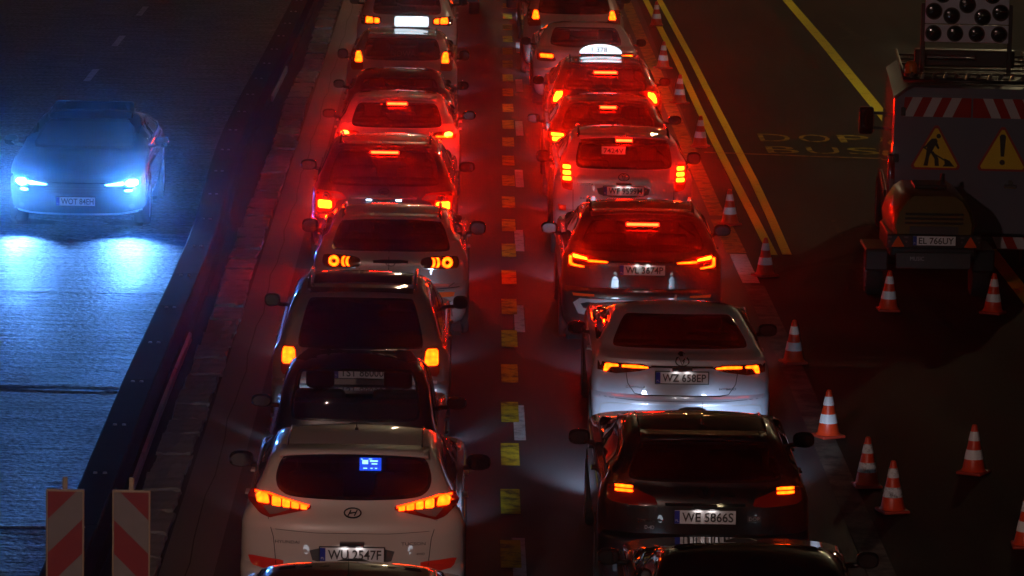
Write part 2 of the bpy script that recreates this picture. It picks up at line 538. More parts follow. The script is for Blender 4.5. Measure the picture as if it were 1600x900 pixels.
# ------------------------------------------------------------------ car builder
def rows_hatch(L, H, zb, rake=1.0, tg=0.10):
    return [
        (0.20, .16, L - .22, .90), (0.25, .07, L - .12, .945), (0.33, .02, L - .04, .975), (0.52, .0, L, .995),
        (0.63, .0, L - .01, 1.0), (0.665, .03, L - .03, 1.0), (0.69, tg, L - .05, .998), (0.78, tg + .005, L - .09, 1.0),
        (zb - .10, tg + .015, L - .20, .992), (zb - .035, tg + .045, L - .42, .972), (zb, tg + .07, L - .95, .952), (zb + .03, tg + .095, L - 1.15, .925),
        (zb + .14, tg + .12 + .02 * rake, L - 1.38, .885), (H - .26, tg + .12 + .10 * rake, L - 1.75, .82), (H - .15, tg + .12 + .17 * rake, L - 2.0, .775),
        (H - .09, tg + .12 + .22 * rake, L - 2.2, .745), (H - .045, tg + .13 + .28 * rake, L - 2.4, .70), (H - .015, tg + .26 + .34 * rake, L - 2.6, .65), (H - .004, tg + .5 + .5 * rake, L - 2.75, .57)]


def rows_sedan(L, H, zb, zd):
    return [
        (0.20, .18, L - .22, .90), (0.25, .08, L - .12, .945), (0.33, .03, L - .04, .975), (0.50, .0, L, .995),
        (0.64, .0, L - .01, 1.0), (0.67, .03, L - .03, 1.0), (0.69, .07, L - .05, .998), (0.80, .08, L - .1, 1.0),
        (zb - .08, .09, L - .25, .985), (zd - .05, .08, L - .5, .96), (zd - .01, .10, L - .95, .935), (zd + .012, .19, L - 1.05, .915), (zd + .03, .52, L - 1.15, .895),
        (zd + .03 + (H - .11 - zd - .03) * .35, .72, L - 1.4, .855), (zd + .03 + (H - .11 - zd - .03) * .7, .95, L - 1.75, .79), (H - .11, 1.18, L - 2.0, .745),
        (H - .065, 1.32, L - 2.2, .71), (H - .03, 1.48, L - 2.4, .66), (H - .008, 1.72, L - 2.6, .57)]


class Car:
    def __init__(s, name, label, cat, loc, spec, rz=0.0, group='cars queueing between the barrier and the cones'):
        s.root = empty(name, loc, rz, label, cat, group)
        s.L, s.W, s.H, s.zb = spec['L'], spec['W'], spec['H'] + (.04 if spec.get('type') == 'sedan' else .06), spec['zb']
        s.spec = spec
        s.pm = P[spec['paint']]
        s.type = spec.get('type', 'hatch')
        if s.type == 'sedan':
            s.rows = rows_sedan(s.L, s.H, s.zb, spec.get('zd', s.zb + .06))
        else:
            s.rows = rows_hatch(s.L, s.H, s.zb, spec.get('rake', 1.0), spec.get('tg', 0.10))
        s.shell()

    def shell(s):
        a = np.array(s.rows)
        zs = []
        for i in range(len(a) - 1):
            dz = a[i + 1, 0] - a[i, 0]
            dy = abs(a[i + 1, 1] - a[i, 1])
            n = max(1, int(round(max(dz / 0.045, dy / 0.16))))
            zs += [a[i, 0] + dz * k / n for k in range(n)]
        zs.append(a[-1, 0])
        zs = np.array(zs)
        yr, yf, wf = [np.interp(zs, a[:, 0], a[:, k]) for k in (1, 2, 3)]
        hw = s.W / 2 * wf
        cr = np.interp(zs, [0.2, 0.6, s.zb - .05, s.zb + .1, s.H], [.42, .42, .34, .24, .30]) * s.spec.get('corner', 1.0)
        cf = np.interp(zs, [0.2, 0.6, s.zb - .05, s.zb + .1, s.H], [.6, .6, .55, .35, .30])
        n1 = 27
        fr = np.sin(np.linspace(-math.pi / 2, math.pi / 2, n1))
        ex = s.spec.get('n', 2.9)
        prof = 1 - (1 - np.abs(fr) ** ex) ** (1 / ex)
        V, F = [], []
        ns = 15
        yc = s.spec.get('yc', .24) * s.L
        cr_ = lambda y: (.09 * (y - yc) ** 2 if y > yc else .04 * (y - yc) ** 2)
        for i, z in enumerate(zs):
            ring = []
            for f, p in zip(fr, prof):
                ring.append((hw[i] * f, yr[i] + cr[i] * p))
            ya, yb = yr[i] + cr[i], yf[i] - cf[i]
            for k in range(1, ns + 1):
                ring.append((hw[i], ya + (yb - ya) * k / (ns + 1)))
            for f, p in zip(fr[::-1], prof):
                ring.append((hw[i] * f, yf[i] - cf[i] * p))
            for k in range(1, ns + 1):
                ring.append((-hw[i], yb + (ya - yb) * k / (ns + 1)))
            ym = (yr[i] + yf[i]) / 2
            t = max(0.0, min(1.0, (z - s.zb - .05) / (s.H - s.zb - .05)))
            hl = (s.L * 0.30)
            for (x, y) in ring:
                zz = z - t * t * (cr_(y) + 0.022 * (x / (s.W / 2 * .6)) ** 2)
                V.append((x, y, zz))
        m = len(ring)
        for i in range(len(zs) - 1):
            for k in range(m):
                F.append((i * m + k, i * m + (k + 1) % m, (i + 1) * m + (k + 1) % m, (i + 1) * m + k))
        # roof cap rings
        last = len(zs) - 1
        base = [V[last * m + k] for k in range(m)]
        cx, cy = 0, sum(p[1] for p in base) / m
        prev = last * m
        hl = s.L * .30
        for sc_ in (0.8, 0.55, 0.3):
            st = len(V)
            for (x, y, z) in base:
                X, Y = x * sc_, cy + (y - cy) * sc_
                V.append((X, Y, s.H - cr_(Y) - 0.022 * (X / (s.W / 2 * .6)) ** 2))
            for k in range(m):
                F.append((prev + k, prev + (k + 1) % m, st + (k + 1) % m, st + k))
            prev = st
        c = len(V)
        V.append((0, cy, s.H - cr_(cy)))
        for k in range(m):
            F.append((prev + k, prev + (k + 1) % m, c))
        F.append(tuple(range(m))[::-1])
        s.V, s.F = V, F
        s.bvh = BVHTree.FromPolygons([Vector(v) for v in V], F)
        s.bm = bmesh.new()
        vs = [s.bm.verts.new(v) for v in V]
        for f in F:
            s.bm.faces.new([vs[i] for i in f])
        bmesh.ops.recalc_face_normals(s.bm, faces=s.bm.faces)
        s.cuts = []

    AX = {'r': (Vector((0, 1, 0)), 0), 'f': (Vector((0, -1, 0)), 0), 'l': (Vector((1, 0, 0)), 1), 's': (Vector((-1, 0, 0)), 1), 't': (Vector((0, 0, -1)), 2)}

    def hit(s, a, b, ax):
        d, k = s.AX[ax]
        if k == 0:
            o = Vector((a, -3 if ax == 'r' else s.L + 3, b))
        elif k == 1:
            o = Vector((-4 if ax == 'l' else 4, a, b))
        else:
            o = Vector((a, b, 5))
        h = s.bvh.ray_cast(o, d)
        return h[0]

    def conform(s, bm, ax, off, thick, center):
        d, k = s.AX[ax]
        bmesh.ops.recalc_face_normals(bm, faces=bm.faces)
        for v in bm.verts:
            a, b = v.co.x, v.co.y
            p = None
            for t in (0, .03, .07, .12, .2, .35, .6):
                p = s.hit(a + (center[0] - a) * t, b + (center[1] - b) * t, ax)
                if p is not None:
                    if t > 0:
                        if k == 0: p = Vector((a, p.y, b))
                        elif k == 1: p = Vector((p.x, a, b))
                        else: p = Vector((a, b, p.z))
                    break
            if p is None:
                p = Vector((a, 0, b)) if k == 0 else (Vector((0, a, b)) if k == 1 else Vector((a, b, 1)))
            v.co = p - d * off
        if thick > 0:
            be = [e for e in bm.edges if e.is_boundary]
            r = bmesh.ops.extrude_edge_only(bm, edges=be)
            for v in r['geom']:
                if isinstance(v, bmesh.types.BMVert):
                    v.co += d * (thick + off)

    def patch(s, name, poly, ax, mat, off=0.006, thick=0.02, grid=0.07, parent=None, smooth_it=0):
        if smooth_it:
            poly = chaikin(poly, smooth_it, .14)
        bm = bmesh.new()
        vs = [bm.verts.new((p[0], p[1], 0)) for p in poly]
        try:
            bm.faces.new(vs)
        except ValueError:
            pass
        for k in (0, 1):
            lo, hi = min(p[k] for p in poly), max(p[k] for p in poly)
            n = int((hi - lo) / grid)
            for i in range(1, n + 1):
                c = lo + (hi - lo) * i / (n + 1)
                co = Vector((c, 0, 0)) if k == 0 else Vector((0, c, 0))
                no = Vector((1, 0, 0)) if k == 0 else Vector((0, 1, 0))
                bmesh.ops.bisect_plane(bm, geom=bm.verts[:] + bm.edges[:] + bm.faces[:], plane_co=co, plane_no=no, dist=1e-5)
        cen = (sum(p[0] for p in poly) / len(poly), sum(p[1] for p in poly) / len(poly))
        s.conform(bm, ax, off, thick, cen)
        return from_bm(name, bm, mat, parent or s.root, smooth=True, angle=40)

    def strip(s, name, pts, ax, mat, w=0.006, off=0.0015, parent=None, closed=False):
        P2 = []
        n = len(pts)
        rng = range(n if closed else n - 1)
        for i in rng:
            a, b = Vector(pts[i]), Vector(pts[(i + 1) % n])
            m = max(1, int((b - a).length / .06))
            P2 += [a + (b - a) * k / m for k in range(m)]
        if not closed:
            P2.append(Vector(pts[-1]))
        bm = bmesh.new()
        A = []
        N = len(P2)
        for i, p in enumerate(P2):
            a = P2[(i - 1) % N] if (closed or i > 0) else P2[0]
            b = P2[(i + 1) % N] if (closed or i < N - 1) else P2[-1]
            t = (b - a)
            t = t.normalized() if t.length > 0 else Vector((1, 0))
            nn = Vector((-t.y, t.x)) * w / 2
            A.append((bm.verts.new((*(p + nn), 0)), bm.verts.new((*(p - nn), 0))))
        for i in range(N if closed else N - 1):
            a, b = A[i], A[(i + 1) % N]
            bm.faces.new((a[0], a[1], b[1], b[0]))
        cen = (sum(p.x for p in P2) / N, sum(p.y for p in P2) / N)
        s.conform(bm, ax, off, 0.0, cen)
        return from_bm(name, bm, mat, parent or s.root, smooth=True)

    def window(s, name, poly, ax, gmat, edge=0.035, it=2, fr='frit'):
        outer = chaikin(poly, it, 0.22 if ax in 'rf' else 0.13)
        cx = sum(p[0] for p in outer) / len(outer); cz = sum(p[1] for p in outer) / len(outer)
        w = max(p[0] for p in outer) - min(p[0] for p in outer)
        h = max(p[1] for p in outer) - min(p[1] for p in outer)
        sx, sz = 1 - 2 * edge / w, 1 - 2 * edge / h
        inner = [(cx + (p[0] - cx) * sx, cz + (p[1] - cz) * sz) for p in outer]
        inner2 = [(cx + (p[0] - cx) * (sx + .01), cz + (p[1] - cz) * (sz + .01)) for p in outer]
        mid = [((p[0] + q[0]) / 2, (p[1] + q[1]) / 2) for p, q in zip(outer, inner)]
        s.cut(mid, ax)
        g = s.patch(name, inner2, ax, gmat, 0.004, 0.0, 0.12)
        bm = bmesh.new()
        o = [bm.verts.new((*p, 0)) for p in outer]
        i_ = [bm.verts.new((*p, 0)) for p in inner]
        n = len(outer)
        for k in range(n):
            bm.faces.new((o[k], o[(k + 1) % n], i_[(k + 1) % n], i_[k]))
        long_ = [e for e in bm.edges if e.calc_length() > .15]
        bmesh.ops.subdivide_edges(bm, edges=long_, cuts=3, use_grid_fill=True)
        s.conform(bm, ax, 0.006, 0.008, (cx, cz))
        from_bm('window_frame', bm, MT[fr] if isinstance(fr, str) else fr, g, smooth=True, angle=40)
        return g

    def cut(s, poly, ax):
        """opens the body along a convex polygon"""
        d, k = s.AX[ax]
        bm = s.bm
        lo0, hi0 = min(p[0] for p in poly), max(p[0] for p in poly)
        lo1, hi1 = min(p[1] for p in poly), max(p[1] for p in poly)

        def uv(c):
            return (c.x, c.z) if k == 0 else (c.y, c.z)

        def cand():
            out = []
            for f in bm.faces:
                if f.normal.dot(d) > -0.12:
                    continue
                if k == 0:
                    if (ax == 'r') == (f.calc_center_median().y > s.L * .5):
                        continue
                us = [uv(v.co) for v in f.verts]
                if max(u[0] for u in us) < lo0 or min(u[0] for u in us) > hi0: continue
                if max(u[1] for u in us) < lo1 or min(u[1] for u in us) > hi1: continue
                out.append(f)
            return out
        n = len(poly)
        area = sum(poly[i][0] * poly[(i + 1) % n][1] - poly[(i + 1) % n][0] * poly[i][1] for i in range(n))
        if area < 0:
            poly = poly[::-1]
        for i in range(n):
            a, b = poly[i], poly[(i + 1) % n]
            tx, tz = b[0] - a[0], b[1] - a[1]
            if abs(tx) + abs(tz) < 1e-6:
                continue
            nx, nz = tz, -tx
            co = Vector((a[0], 0, a[1])) if k == 0 else Vector((0, a[0], a[1]))
            no = Vector((nx, 0, nz)) if k == 0 else Vector((0, nx, nz))
            fs = cand()
            es = {e for f in fs for e in f.edges}
            vs = {v for f in fs for v in f.verts}
            bmesh.ops.bisect_plane(bm, geom=list(vs) + list(es) + fs, plane_co=co, plane_no=no.normalized(), dist=1e-5)
        dead = []
        for f in cand():
            c = f.calc_center_median()
            u = uv(c)
            ok = True
            for i in range(n):
                a, b = poly[i], poly[(i + 1) % n]
                if (b[0] - a[0]) * (u[1] - a[1]) - (b[1] - a[1]) * (u[0] - a[0]) < -1e-7:
                    ok = False
                    break
            if ok:
                dead.append(f)
        bmesh.ops.delete(bm, geom=dead, context='FACES')

    def finish_body(s):
        bm = s.bm
        bm.normal_update()
        me = bpy.data.meshes.new('body')
        bm.to_mesh(me)
        bm.free()
        for p in me.polygons:
            p.use_smooth = True
        me.set_sharp_from_angle(angle=R(48))
        o = link('body', me, s.pm, s.root)
        s.body = o
        return o

    # ---- standard equipment
    def glazing(s, rear, tint='g_mid', front='g_clear', side='g_mid'):
        L, H, zb = s.L, s.H, s.zb
        if rear:
            mz = (max(p[1] for p in rear) + min(p[1] for p in rear)) / 2
            up = s.spec.get('wt', .02 if s.type == 'sedan' else .05)
            rear = [(p[0], p[1] + (up if p[1] > mz else 0)) for p in rear]
            s.rw = s.window('rear_window', rear, 'r', MT[tint], edge=s.spec.get('edge', .03))
        hw = s.W / 2
        wt = H - .08
        while wt > zb + .2:
            ok = True
            for fx in (0, .35, .62):
                h_ = s.hit(hw * fx, wt, 'f')
                if h_ is None or h_.y < L - 2.30 - .1 * fx:
                    ok = False
            if ok: break
            wt -= .01
        s.window('windscreen', [(-hw * .77, zb + .055), (-hw * .5, zb + .05), (hw * .5, zb + .05), (hw * .77, zb + .055), (hw * .64, wt), (hw * .4, wt + .01), (-hw * .4, wt + .01), (-hw * .64, wt)], 'f', MT[front], edge=.03, it=1)
        y0 = {'sedan': 1.15}.get(s.type, .75)
        y3 = L - 1.55
        m = (y0 + y3) * .5
        zt = H - .17
        for ax, nm in (('l', 'side_window'), ('s', 'side_window')):
            s.window(nm, [(y0 - .12, zb + .07), (m - .04, zb + .07), (m - .04, zt), (y0 + .22, zt)], ax, MT[side], edge=.02, it=2)
            s.window(nm, [(m + .04, zb + .07), (y3, zb + .07), (y3 - .50, zt - .03), (y3 - .62, zt), (m + .04, zt)], ax, MT[side], edge=.02, it=2)

    def underpinnings(s, wheels=True, r=.33, rimmat='rim'):
        L, W = s.L, s.W
        yr, yf = .82, L - .88
        t0 = None
        for y in (yr, yf):
            for sx in (-1, 1):
                if sx == -1:
                    s.patch('wheel_arch', ellipse(y, r + .01, r + .055, r + .055, 20), 'l', MT['seam'], 0.003, 0, .12)
                else:
                    s.patch('wheel_arch', ellipse(y, r + .01, r + .055, r + .055, 20), 's', MT['seam'], 0.003, 0, .12)
                wh = bpy.data.objects.new('wheel', tyre_mesh())
                COL.objects.link(wh); wh.parent = s.root
                wh.location = (sx * (W / 2 - .095), y, r)
                wh.scale = (sx, r / .33, r / .33)
                ri = bpy.data.objects.new('rim', rim_mesh())
                COL.objects.link(ri); ri.parent = wh

    def mirrors(s, y=None, z=None, mat=None, w=.2, h=.15, out=.0):
        L, zb, hw = s.L, s.zb, s.W / 2
        w, h = w * .9, h * .9
        y = y if y is not None else L - 1.72
        z = z if z is not None else zb + .09
        for sx in (-1, 1):
            bm = bmesh.new()
            r = bmesh.ops.create_uvsphere(bm, u_segments=18, v_segments=12, radius=1.0)
            for v in bm.verts:
                c = v.co
                # squared-off ellipsoid, flat towards the rear
                c.x = math.copysign(abs(c.x) ** .75, c.x); c.z = math.copysign(abs(c.z) ** .75, c.z)
                yy = c.y if c.y > 0 else c.y * .35
                v.co = Vector((sx * (hw + .105 + out) + c.x * w / 2, y + yy * .09, z + c.z * h / 2))
            o = from_bm('door_mirror', bm, mat or MT['gloss_black'], s.root, smooth=True)
            bm = bmesh.new()
            add_prism(bm, chaikin(rect(sx * (hw + .105 + out) - w * .40, sx * (hw + .105 + out) + w * .40, z - h * .38, z + h * .38), 2), y - .036, y - .026)
            from_bm('mirror_glass', bm, MT['gloss_black'], o)
            bm = bmesh.new()
            add_tube(bm, [(sx * (hw - .09), y + .04, z - h * .42), (sx * (hw + .02), y + .03, z - h * .36), (sx * (hw + .10 + out), y + .03, z - h * .2)], .022, 8)
            from_bm('mirror_arm', bm, MT['black'], o, smooth=True)

    def cabin(s, headrest_rear=True, wheel=True):
        L, W, zb, H = s.L, s.W, s.zb, s.H
        yfr = L * .50
        for sx in (-1, 1):
            st = bpy.data.objects.new('front_seat', seat_mesh()); COL.objects.link(st); st.parent = s.root
            st.location = (sx * .37, yfr, .42 + (H - 1.45) * .5)
        bm = bmesh.new()
        yb = 1.25 if s.type == 'sedan' else 1.1
        add_box(bm, (0, yb + .28, .55), (W * .72, .5, .16), .03)
        add_box(bm, (0, yb, .82), (W * .72, .14, .48), .04, Matrix.Rotation(R(14), 4, 'X'))
        from_bm('rear_seat', bm, MT['cabin'], s.root, smooth=True, angle=40)
        bm = bmesh.new()
        add_prism(bm, chaikin([(-W * .40, .5), (W * .40, .5), (W * .40, zb - .02), (-.1, zb - .02), (-.25, zb + .03), (-.5, zb + .03), (-W * .40, zb - .02)], 1), L - 1.62, L - 1.25)
        from_bm('dashboard', bm, MT['cabin'], s.root, smooth=True, angle=40)
        if wheel:
            bm = bmesh.new()
            n, r0, r1 = 20, .18, .016
            rot = Matrix.Translation((-.37, L - 1.78, zb - .07)) @ Matrix.Rotation(R(68), 4, 'X')
            rings = []
            for i in range(n):
                a = 2 * math.pi * i / n
                rings.append([bm.verts.new(rot @ Vector(((r0 + r1 * math.cos(b)) * math.cos(a), (r0 + r1 * math.cos(b)) * math.sin(a), r1 * math.sin(b)))) for b in [2 * math.pi * k / 6 for k in range(6)]])
            for i in range(n):
                a, b = rings[i], rings[(i + 1) % n]
                for k in range(6):
                    bm.faces.new((a[k], a[(k + 1) % 6], b[(k + 1) % 6], b[k]))
            from_bm('steering_wheel', bm, MT['cabin'], s.root, smooth=True)
        bm = bmesh.new()
        add_prism(bm, chaikin([(-.13, 0), (.13, 0), (.12, .07), (-.12, .07)], 1), 0, .03)
        o = from_bm('inside_mirror', bm, MT['black'], s.root)
        o.location = (0, L - 2.05, H - .23)

    def plate(s, z, text, x=0.0, ax='r', proud=.012, surround=True, dy=0.0, w=.52, h=.114, mat=None, lamp=True):
        p = s.hit(x, z, ax)
        p2 = s.hit(x, z - .05, ax)
        sgn = -1 if ax == 'r' else 1
        yy = (min(p.y, p2.y) if ax == 'r' else max(p.y, p2.y)) + sgn * (proud) + dy
        bm = bmesh.new()
        add_box(bm, (0, 0, 0), (w + .02, .012, h + .02), .004)
        o = from_bm('number_plate', bm, MT['black'], s.root)
        o.location = (x, yy, z)
        bm = bmesh.new()
        add_box(bm, (0, sgn * .009, 0), (w, .006, h), .0)
        from_bm('plate_face', bm, mat or MT['plate'], o)
        bm = bmesh.new()
        bx = -(w / 2 - .022) * (1 if ax == 'r' else -1)
        add_box(bm, (bx, sgn * .0135, 0), (.044, .003, h - .004))
        from_bm('plate_band', bm, MT['plate_blue'], o)
        text_obj('plate_band_letters', 'PL', MT['plate'], o, (bx, sgn * .0155, -.03), .026, .018, ax, .001)
        if ax == 'r' and lamp:
            bm = bmesh.new()
            add_box(bm, (0, -.018, h / 2 + .038), (.20, .056, .024), .004); add_box(bm, (0, -.044, h / 2 + .031), (.20, .006, .022))
            hs = from_bm('plate_lamp_housing', bm, MT['black'], o)
            for lx in (-.06, .06):
                bm = bmesh.new()
                bm.faces.new([bm.verts.new(q_) for q_ in ((lx - .02, -.036, h / 2 + .0255), (lx + .02, -.036, h / 2 + .0255), (lx + .02, -.02, h / 2 + .0255), (lx - .02, -.02, h / 2 + .0255))])
                from_bm('plate_lamp', bm, MT['plate_lamp_w'], hs)
        cx = .022 * (1 if ax == 'r' else -1)
        text_obj('plate_lettering', text, MT['ink'], o, (cx, sgn * .0135, 0), w - .085, .080, ax, .0015, .0012)
        return o

    def spoiler(s, depth=.10, w=.70, dz=0.0, mat=None):
        hw = s.W / 2 * w
        # thin lip carrying the roof line past the glass
        zt = s.H - .075 + dz
        V, F = [], []
        n = 16
        for i in range(n + 1):
            x = -hw + 2 * hw * i / n
            e = (abs(x) / hw) ** 3
            xx = x * .97
            up = s.hit(xx, s.rows[-3][1] + .20 + .10 * e, 't')
            zt_ = up.z + .003
            y1 = up.y
            y0 = s.rows[-4][1] - .055 + .10 * e
            zl = zt_ - .030 - .02 * e
            V += [(x, y1, zt_), (x, (y1 + y0) / 2, zt_ - .012), (x, y0, zl + .014), (x, y0 + .01, zl), (x, y0 + .06, zl - .004)]
        for i in range(n):
            for k in range(4):
                a = i * 5 + k
                F.append((a, a + 1, a + 6, a + 5))
        o = from_py('roof_spoiler', V, F, mat or s.pm, s.root, smooth=True)
        md = o.modifiers.new('thick', 'SOLIDIFY'); md.thickness = .012; md.offset = -1
        return o

    def third(s, z, half=.16, mat='third', h=.035, proud=.03, x=0.0, dy=0.0):
        p = s.hit(x, z, 'r')
        bm = bmesh.new()
        add_box(bm, (0, 0, 0), (half * 2 + .04, .03, h + .02), .006)
        o = from_bm('high_brake_light', bm, MT['black'], s.root)
        o.location = (x, p.y - proud + dy, z)
        bm = bmesh.new()
        add_box(bm, (0, -.017, 0), (half * 2, .008, h), .003)
        from_bm('lit_lens', bm, MT[mat], o)
        return o

    def rails(s, mat='gloss_black', x=.62, lift=.045, r=.018, y0=None, y1=None):
        hw = s.W / 2 * x
        y0 = y0 or s.rows[-3][1] + .12
        y1 = y1 or s.L - 2.3
        for sx in (-1, 1):
            pts = []
            n = 12
            for i in range(n + 1):
                y = y0 + (y1 - y0) * i / n
                z = s.hit(sx * hw, y, 't').z
                e = min(1, min(i, n - i) / 1.6)
                pts.append((sx * hw, y, z + lift * e - .005))
            bm = bmesh.new()
            add_tube(bm, pts, r, 8)
            from_bm('roof_rail', bm, MT[mat], s.root, smooth=True)

    def antenna(s, x=0.0, y=None, fin=False):
        y = y or s.rows[-2][1] + .25
        z = s.hit(x, y, 't').z
        bm = bmesh.new()
        if fin:
            add_prism(bm, [(0, 0), (.16, 0), (.05, .06), (.01, .065)], -.012, .012)
            o = from_bm('fin_antenna', bm, s.pm, s.root)
            o.rotation_euler = (0, 0, R(90)); o.location = (x, y, z - .004)
        else:
            add_cyl(bm, (0, 0, 0), (0, -.06, .20), .005, .002, 6)
            add_cyl(bm, (0, 0, -.01), (0, 0, .02), .02, .012, 10)
            o = from_bm('rod_antenna', bm, MT['black'], s.root)
            o.location = (x, y, z)

    def headlights(s, watts=None, on=True, z=None):
        hw = s.W / 2
        z = z or (s.zb - .28)
        for sx in (-1, 1):
            pl = [(sx * hw * .52, z - .05), (sx * hw * .90, z - .03), (sx * hw * .88, z + .09), (sx * hw * .55, z + .03)]
            if sx < 0: pl = pl[::-1]
            o = s.patch('headlight', pl, 'f', MT['lens_clear'], .006, .02, .08)
            p = s.hit(sx * hw * .72, z, 'f')
            l2 = s.patch('headlight_lens', ellipse(sx * hw * .72, z + .005, .05, .035, 12), 'f', MT['head'] if on else MT['lens_clear'], .010, .0, .2, parent=o)
            if on:
                ld = bpy.data.lights.new('dipped_beam', 'SPOT')
                ld.energy = watts or HEAD_W
                ld.color = (0.55, 0.72, 1.0)
                ld.spot_size = R(54); ld.spot_blend = 1.0
                ld.shadow_soft_size = .14
                lo = bpy.data.objects.new('dipped_beam', ld)
                COL.objects.link(lo); lo.parent = o
                lo.location = (sx * hw * .72, s.hit(sx * hw * .72, .56, 'f').y + .05, .56)
                lo.rotation_euler = (R(90 - 20), 0, 0)
        s.patch('grille', chaikin(rect(-hw * .42, hw * .42, z - .10, z + .04), 1), 'f', MT['black'], .004, .01, .12)
        s.patch('front_intake', chaikin(rect(-hw * .6, hw * .6, .3, .44), 1), 'f', MT['black'], .004, .01, .12)

    def lamp(s, poly, lit=(), housing='lens_red', ax='r', both=True, sm=1, litmat='tail', off=.008, name='tail_light', grid=.07):
        out = []
        for sx in ((-1, 1) if both else (-1,)):
            pl = poly if sx < 0 else mir(poly)
            o = s.patch(name, pl, ax, MT[housing], off, .02, grid, smooth_it=sm)
            for j, q in enumerate(lit):
                mt = litmat
                if isinstance(q, tuple) and isinstance(q[0], str):
                    mt, q = q
                ql = q if sx < 0 else mir(q)
                s.patch('lit_lens', ql, ax, MT[mt], off + .006, .006, grid, parent=o, smooth_it=0 if len(q) > 8 else 1)
            out.append(o)
        return out

    def ring_lamp(s, sx, cx, cz, r0, r1, mat, parent, off=.016, k=1.0):
        bm = bmesh.new()
        n = 22
        a = [bm.verts.new((sx * cx + r1 * k * math.cos(2 * math.pi * i / n), cz + r1 * math.sin(2 * math.pi * i / n), 0)) for i in range(n)]
        b = [bm.verts.new((sx * cx + r0 * k * math.cos(2 * math.pi * i / n), cz + r0 * math.sin(2 * math.pi * i / n), 0)) for i in range(n)]
        for i in range(n):
            bm.faces.new((a[i], a[(i + 1) % n], b[(i + 1) % n], b[i]))
        s.conform(bm, 'r', off, .005, (sx * cx, cz))
        return from_bm('lit_lens', bm, mat, parent, smooth=True)

    def emblem(s, x, z, rx, rz, mat='chrome', inner=None, ax='r', t=.012):
        """an oval ring badge; inner: list of strokes"""
        o = s.strip('badge', ellipse(x, z, rx, rz, 18), ax, MT[mat], w=t, off=.010, closed=True)
        for st in inner or []:
            s.strip('badge_stroke', [(x + a * rx, z + b * rz) for a, b in st], ax, MT[mat], w=t * .8, off=.0125, parent=o)
        return o

    def word(s, t, x, z, w, h, mat='chrome', ax='r', proud=.006):
        p = s.hit(x, z, ax)
        sgn = -1 if ax == 'r' else 1
        # follow the panel's slope and bow
        pa, pb = s.hit(x - w / 2, z, ax), s.hit(x + w / 2, z, ax)
        ang = math.atan2(pb.y - pa.y, w)
        return text_obj('badge_lettering', t, MT[mat], s.root, (x, min(p.y, (pa.y + pb.y) / 2) + sgn * proud if ax == 'r' else p.y + sgn * proud, z), w, h, ax, .001, rot=Matrix.Rotation(ang, 4, 'Z'))

    def handles(s):
        for ax in ('l', 's'):
            for y in (s.L * .36, s.L * .58):
                s.patch('door_handle', chaikin(rect(y - .09, y + .09, s.zb - .11, s.zb - .08), 1), ax, s.pm, .03, .025, .2)
            yy = s.L * .475
            s.strip('door_seam', [(yy, .34), (yy, s.zb + .02)], ax, MT['seam'])
            s.strip('door_seam', [(s.L * .66 + .1, .34), (s.L * .66 + .12, s.zb + .0)], ax, MT['seam'])
            s.strip('door_seam', [(1.35, .6), (1.12, s.zb - .2), (1.05, s.zb + .02)], ax, MT['seam'])


_M = {}


def tyre_mesh():
    if 't' not in _M:
        bm = bmesh.new()
        add_lathe(bm, [(.215, -.09), (.30, -.105), (.325, -.08), (.33, -.04), (.33, .04), (.325, .08), (.30, .105), (.215, .09)], 28, 'X', close=True)
        bmesh.ops.recalc_face_normals(bm, faces=bm.faces)
        me = bpy.data.meshes.new('wheel'); bm.to_mesh(me); bm.free()
        for p in me.polygons: p.use_smooth = True
        me.set_sharp_from_angle(angle=R(50))
        me.materials.append(MT['rubber']); _M['t'] = me
    return _M['t']


def rim_mesh():
    if 'r' not in _M:
        bm = bmesh.new()
        add_lathe(bm, [(.215, .092), (.222, .098), (.205, .10), (.195, .085)], 28, 'X')
        add_cyl(bm, (.07, 0, 0), (.098, 0, 0), .05, .045, 14)
        for k in range(5):
            a = 2 * math.pi * k / 5
            add_box(bm, (.088, .12 * math.cos(a), .12 * math.sin(a)), (.02, .17, .045), .006, Matrix.Rotation(a, 4, 'X'))
        bmesh.ops.recalc_face_normals(bm, faces=bm.faces)
        me = bpy.data.meshes.new('rim'); bm.to_mesh(me); bm.free()
        me.materials.append(MT['rim']); _M['r'] = me
    return _M['r']


def seat_mesh():
    if 's' not in _M:
        bm = bmesh.new()
        add_box(bm, (0, .22, 0), (.50, .5, .16), .05)
        add_box(bm, (0, -.07, .30), (.48, .13, .56), .05, Matrix.Rotation(R(12), 4, 'X'), 3)
        add_box(bm, (0, -.16, .69), (.27, .10, .19), .045, Matrix.Rotation(R(8), 4, 'X'), 3)
        for x in (-.06, .06):
            add_cyl(bm, (x, -.13, .5), (x, -.15, .66), .007, None, 6)
        bmesh.ops.recalc_face_normals(bm, faces=bm.faces)
        me = bpy.data.meshes.new('seat'); bm.to_mesh(me); bm.free()
        for p in me.polygons: p.use_smooth = True
        me.set_sharp_from_angle(angle=R(45))
        me.materials.append(MT['cabin']); _M['s'] = me
    return _M['s']



# ------------------------------------------------------------------ the setting
def sheet(name, x0, x1, y0, y1, z, mat, kind='structure'):
    o = from_py(name, [(x0, y0, z), (x1, y0, z), (x1, y1, z), (x0, y1, z)], [(0, 1, 2, 3)], mat)
    tag(o, kind=kind)
    return o


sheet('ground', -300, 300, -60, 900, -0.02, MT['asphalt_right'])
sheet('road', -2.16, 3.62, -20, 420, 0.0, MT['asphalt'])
sheet('bus_road', 3.62, 24.0, -20, 420, -0.001, MT['asphalt_right'])

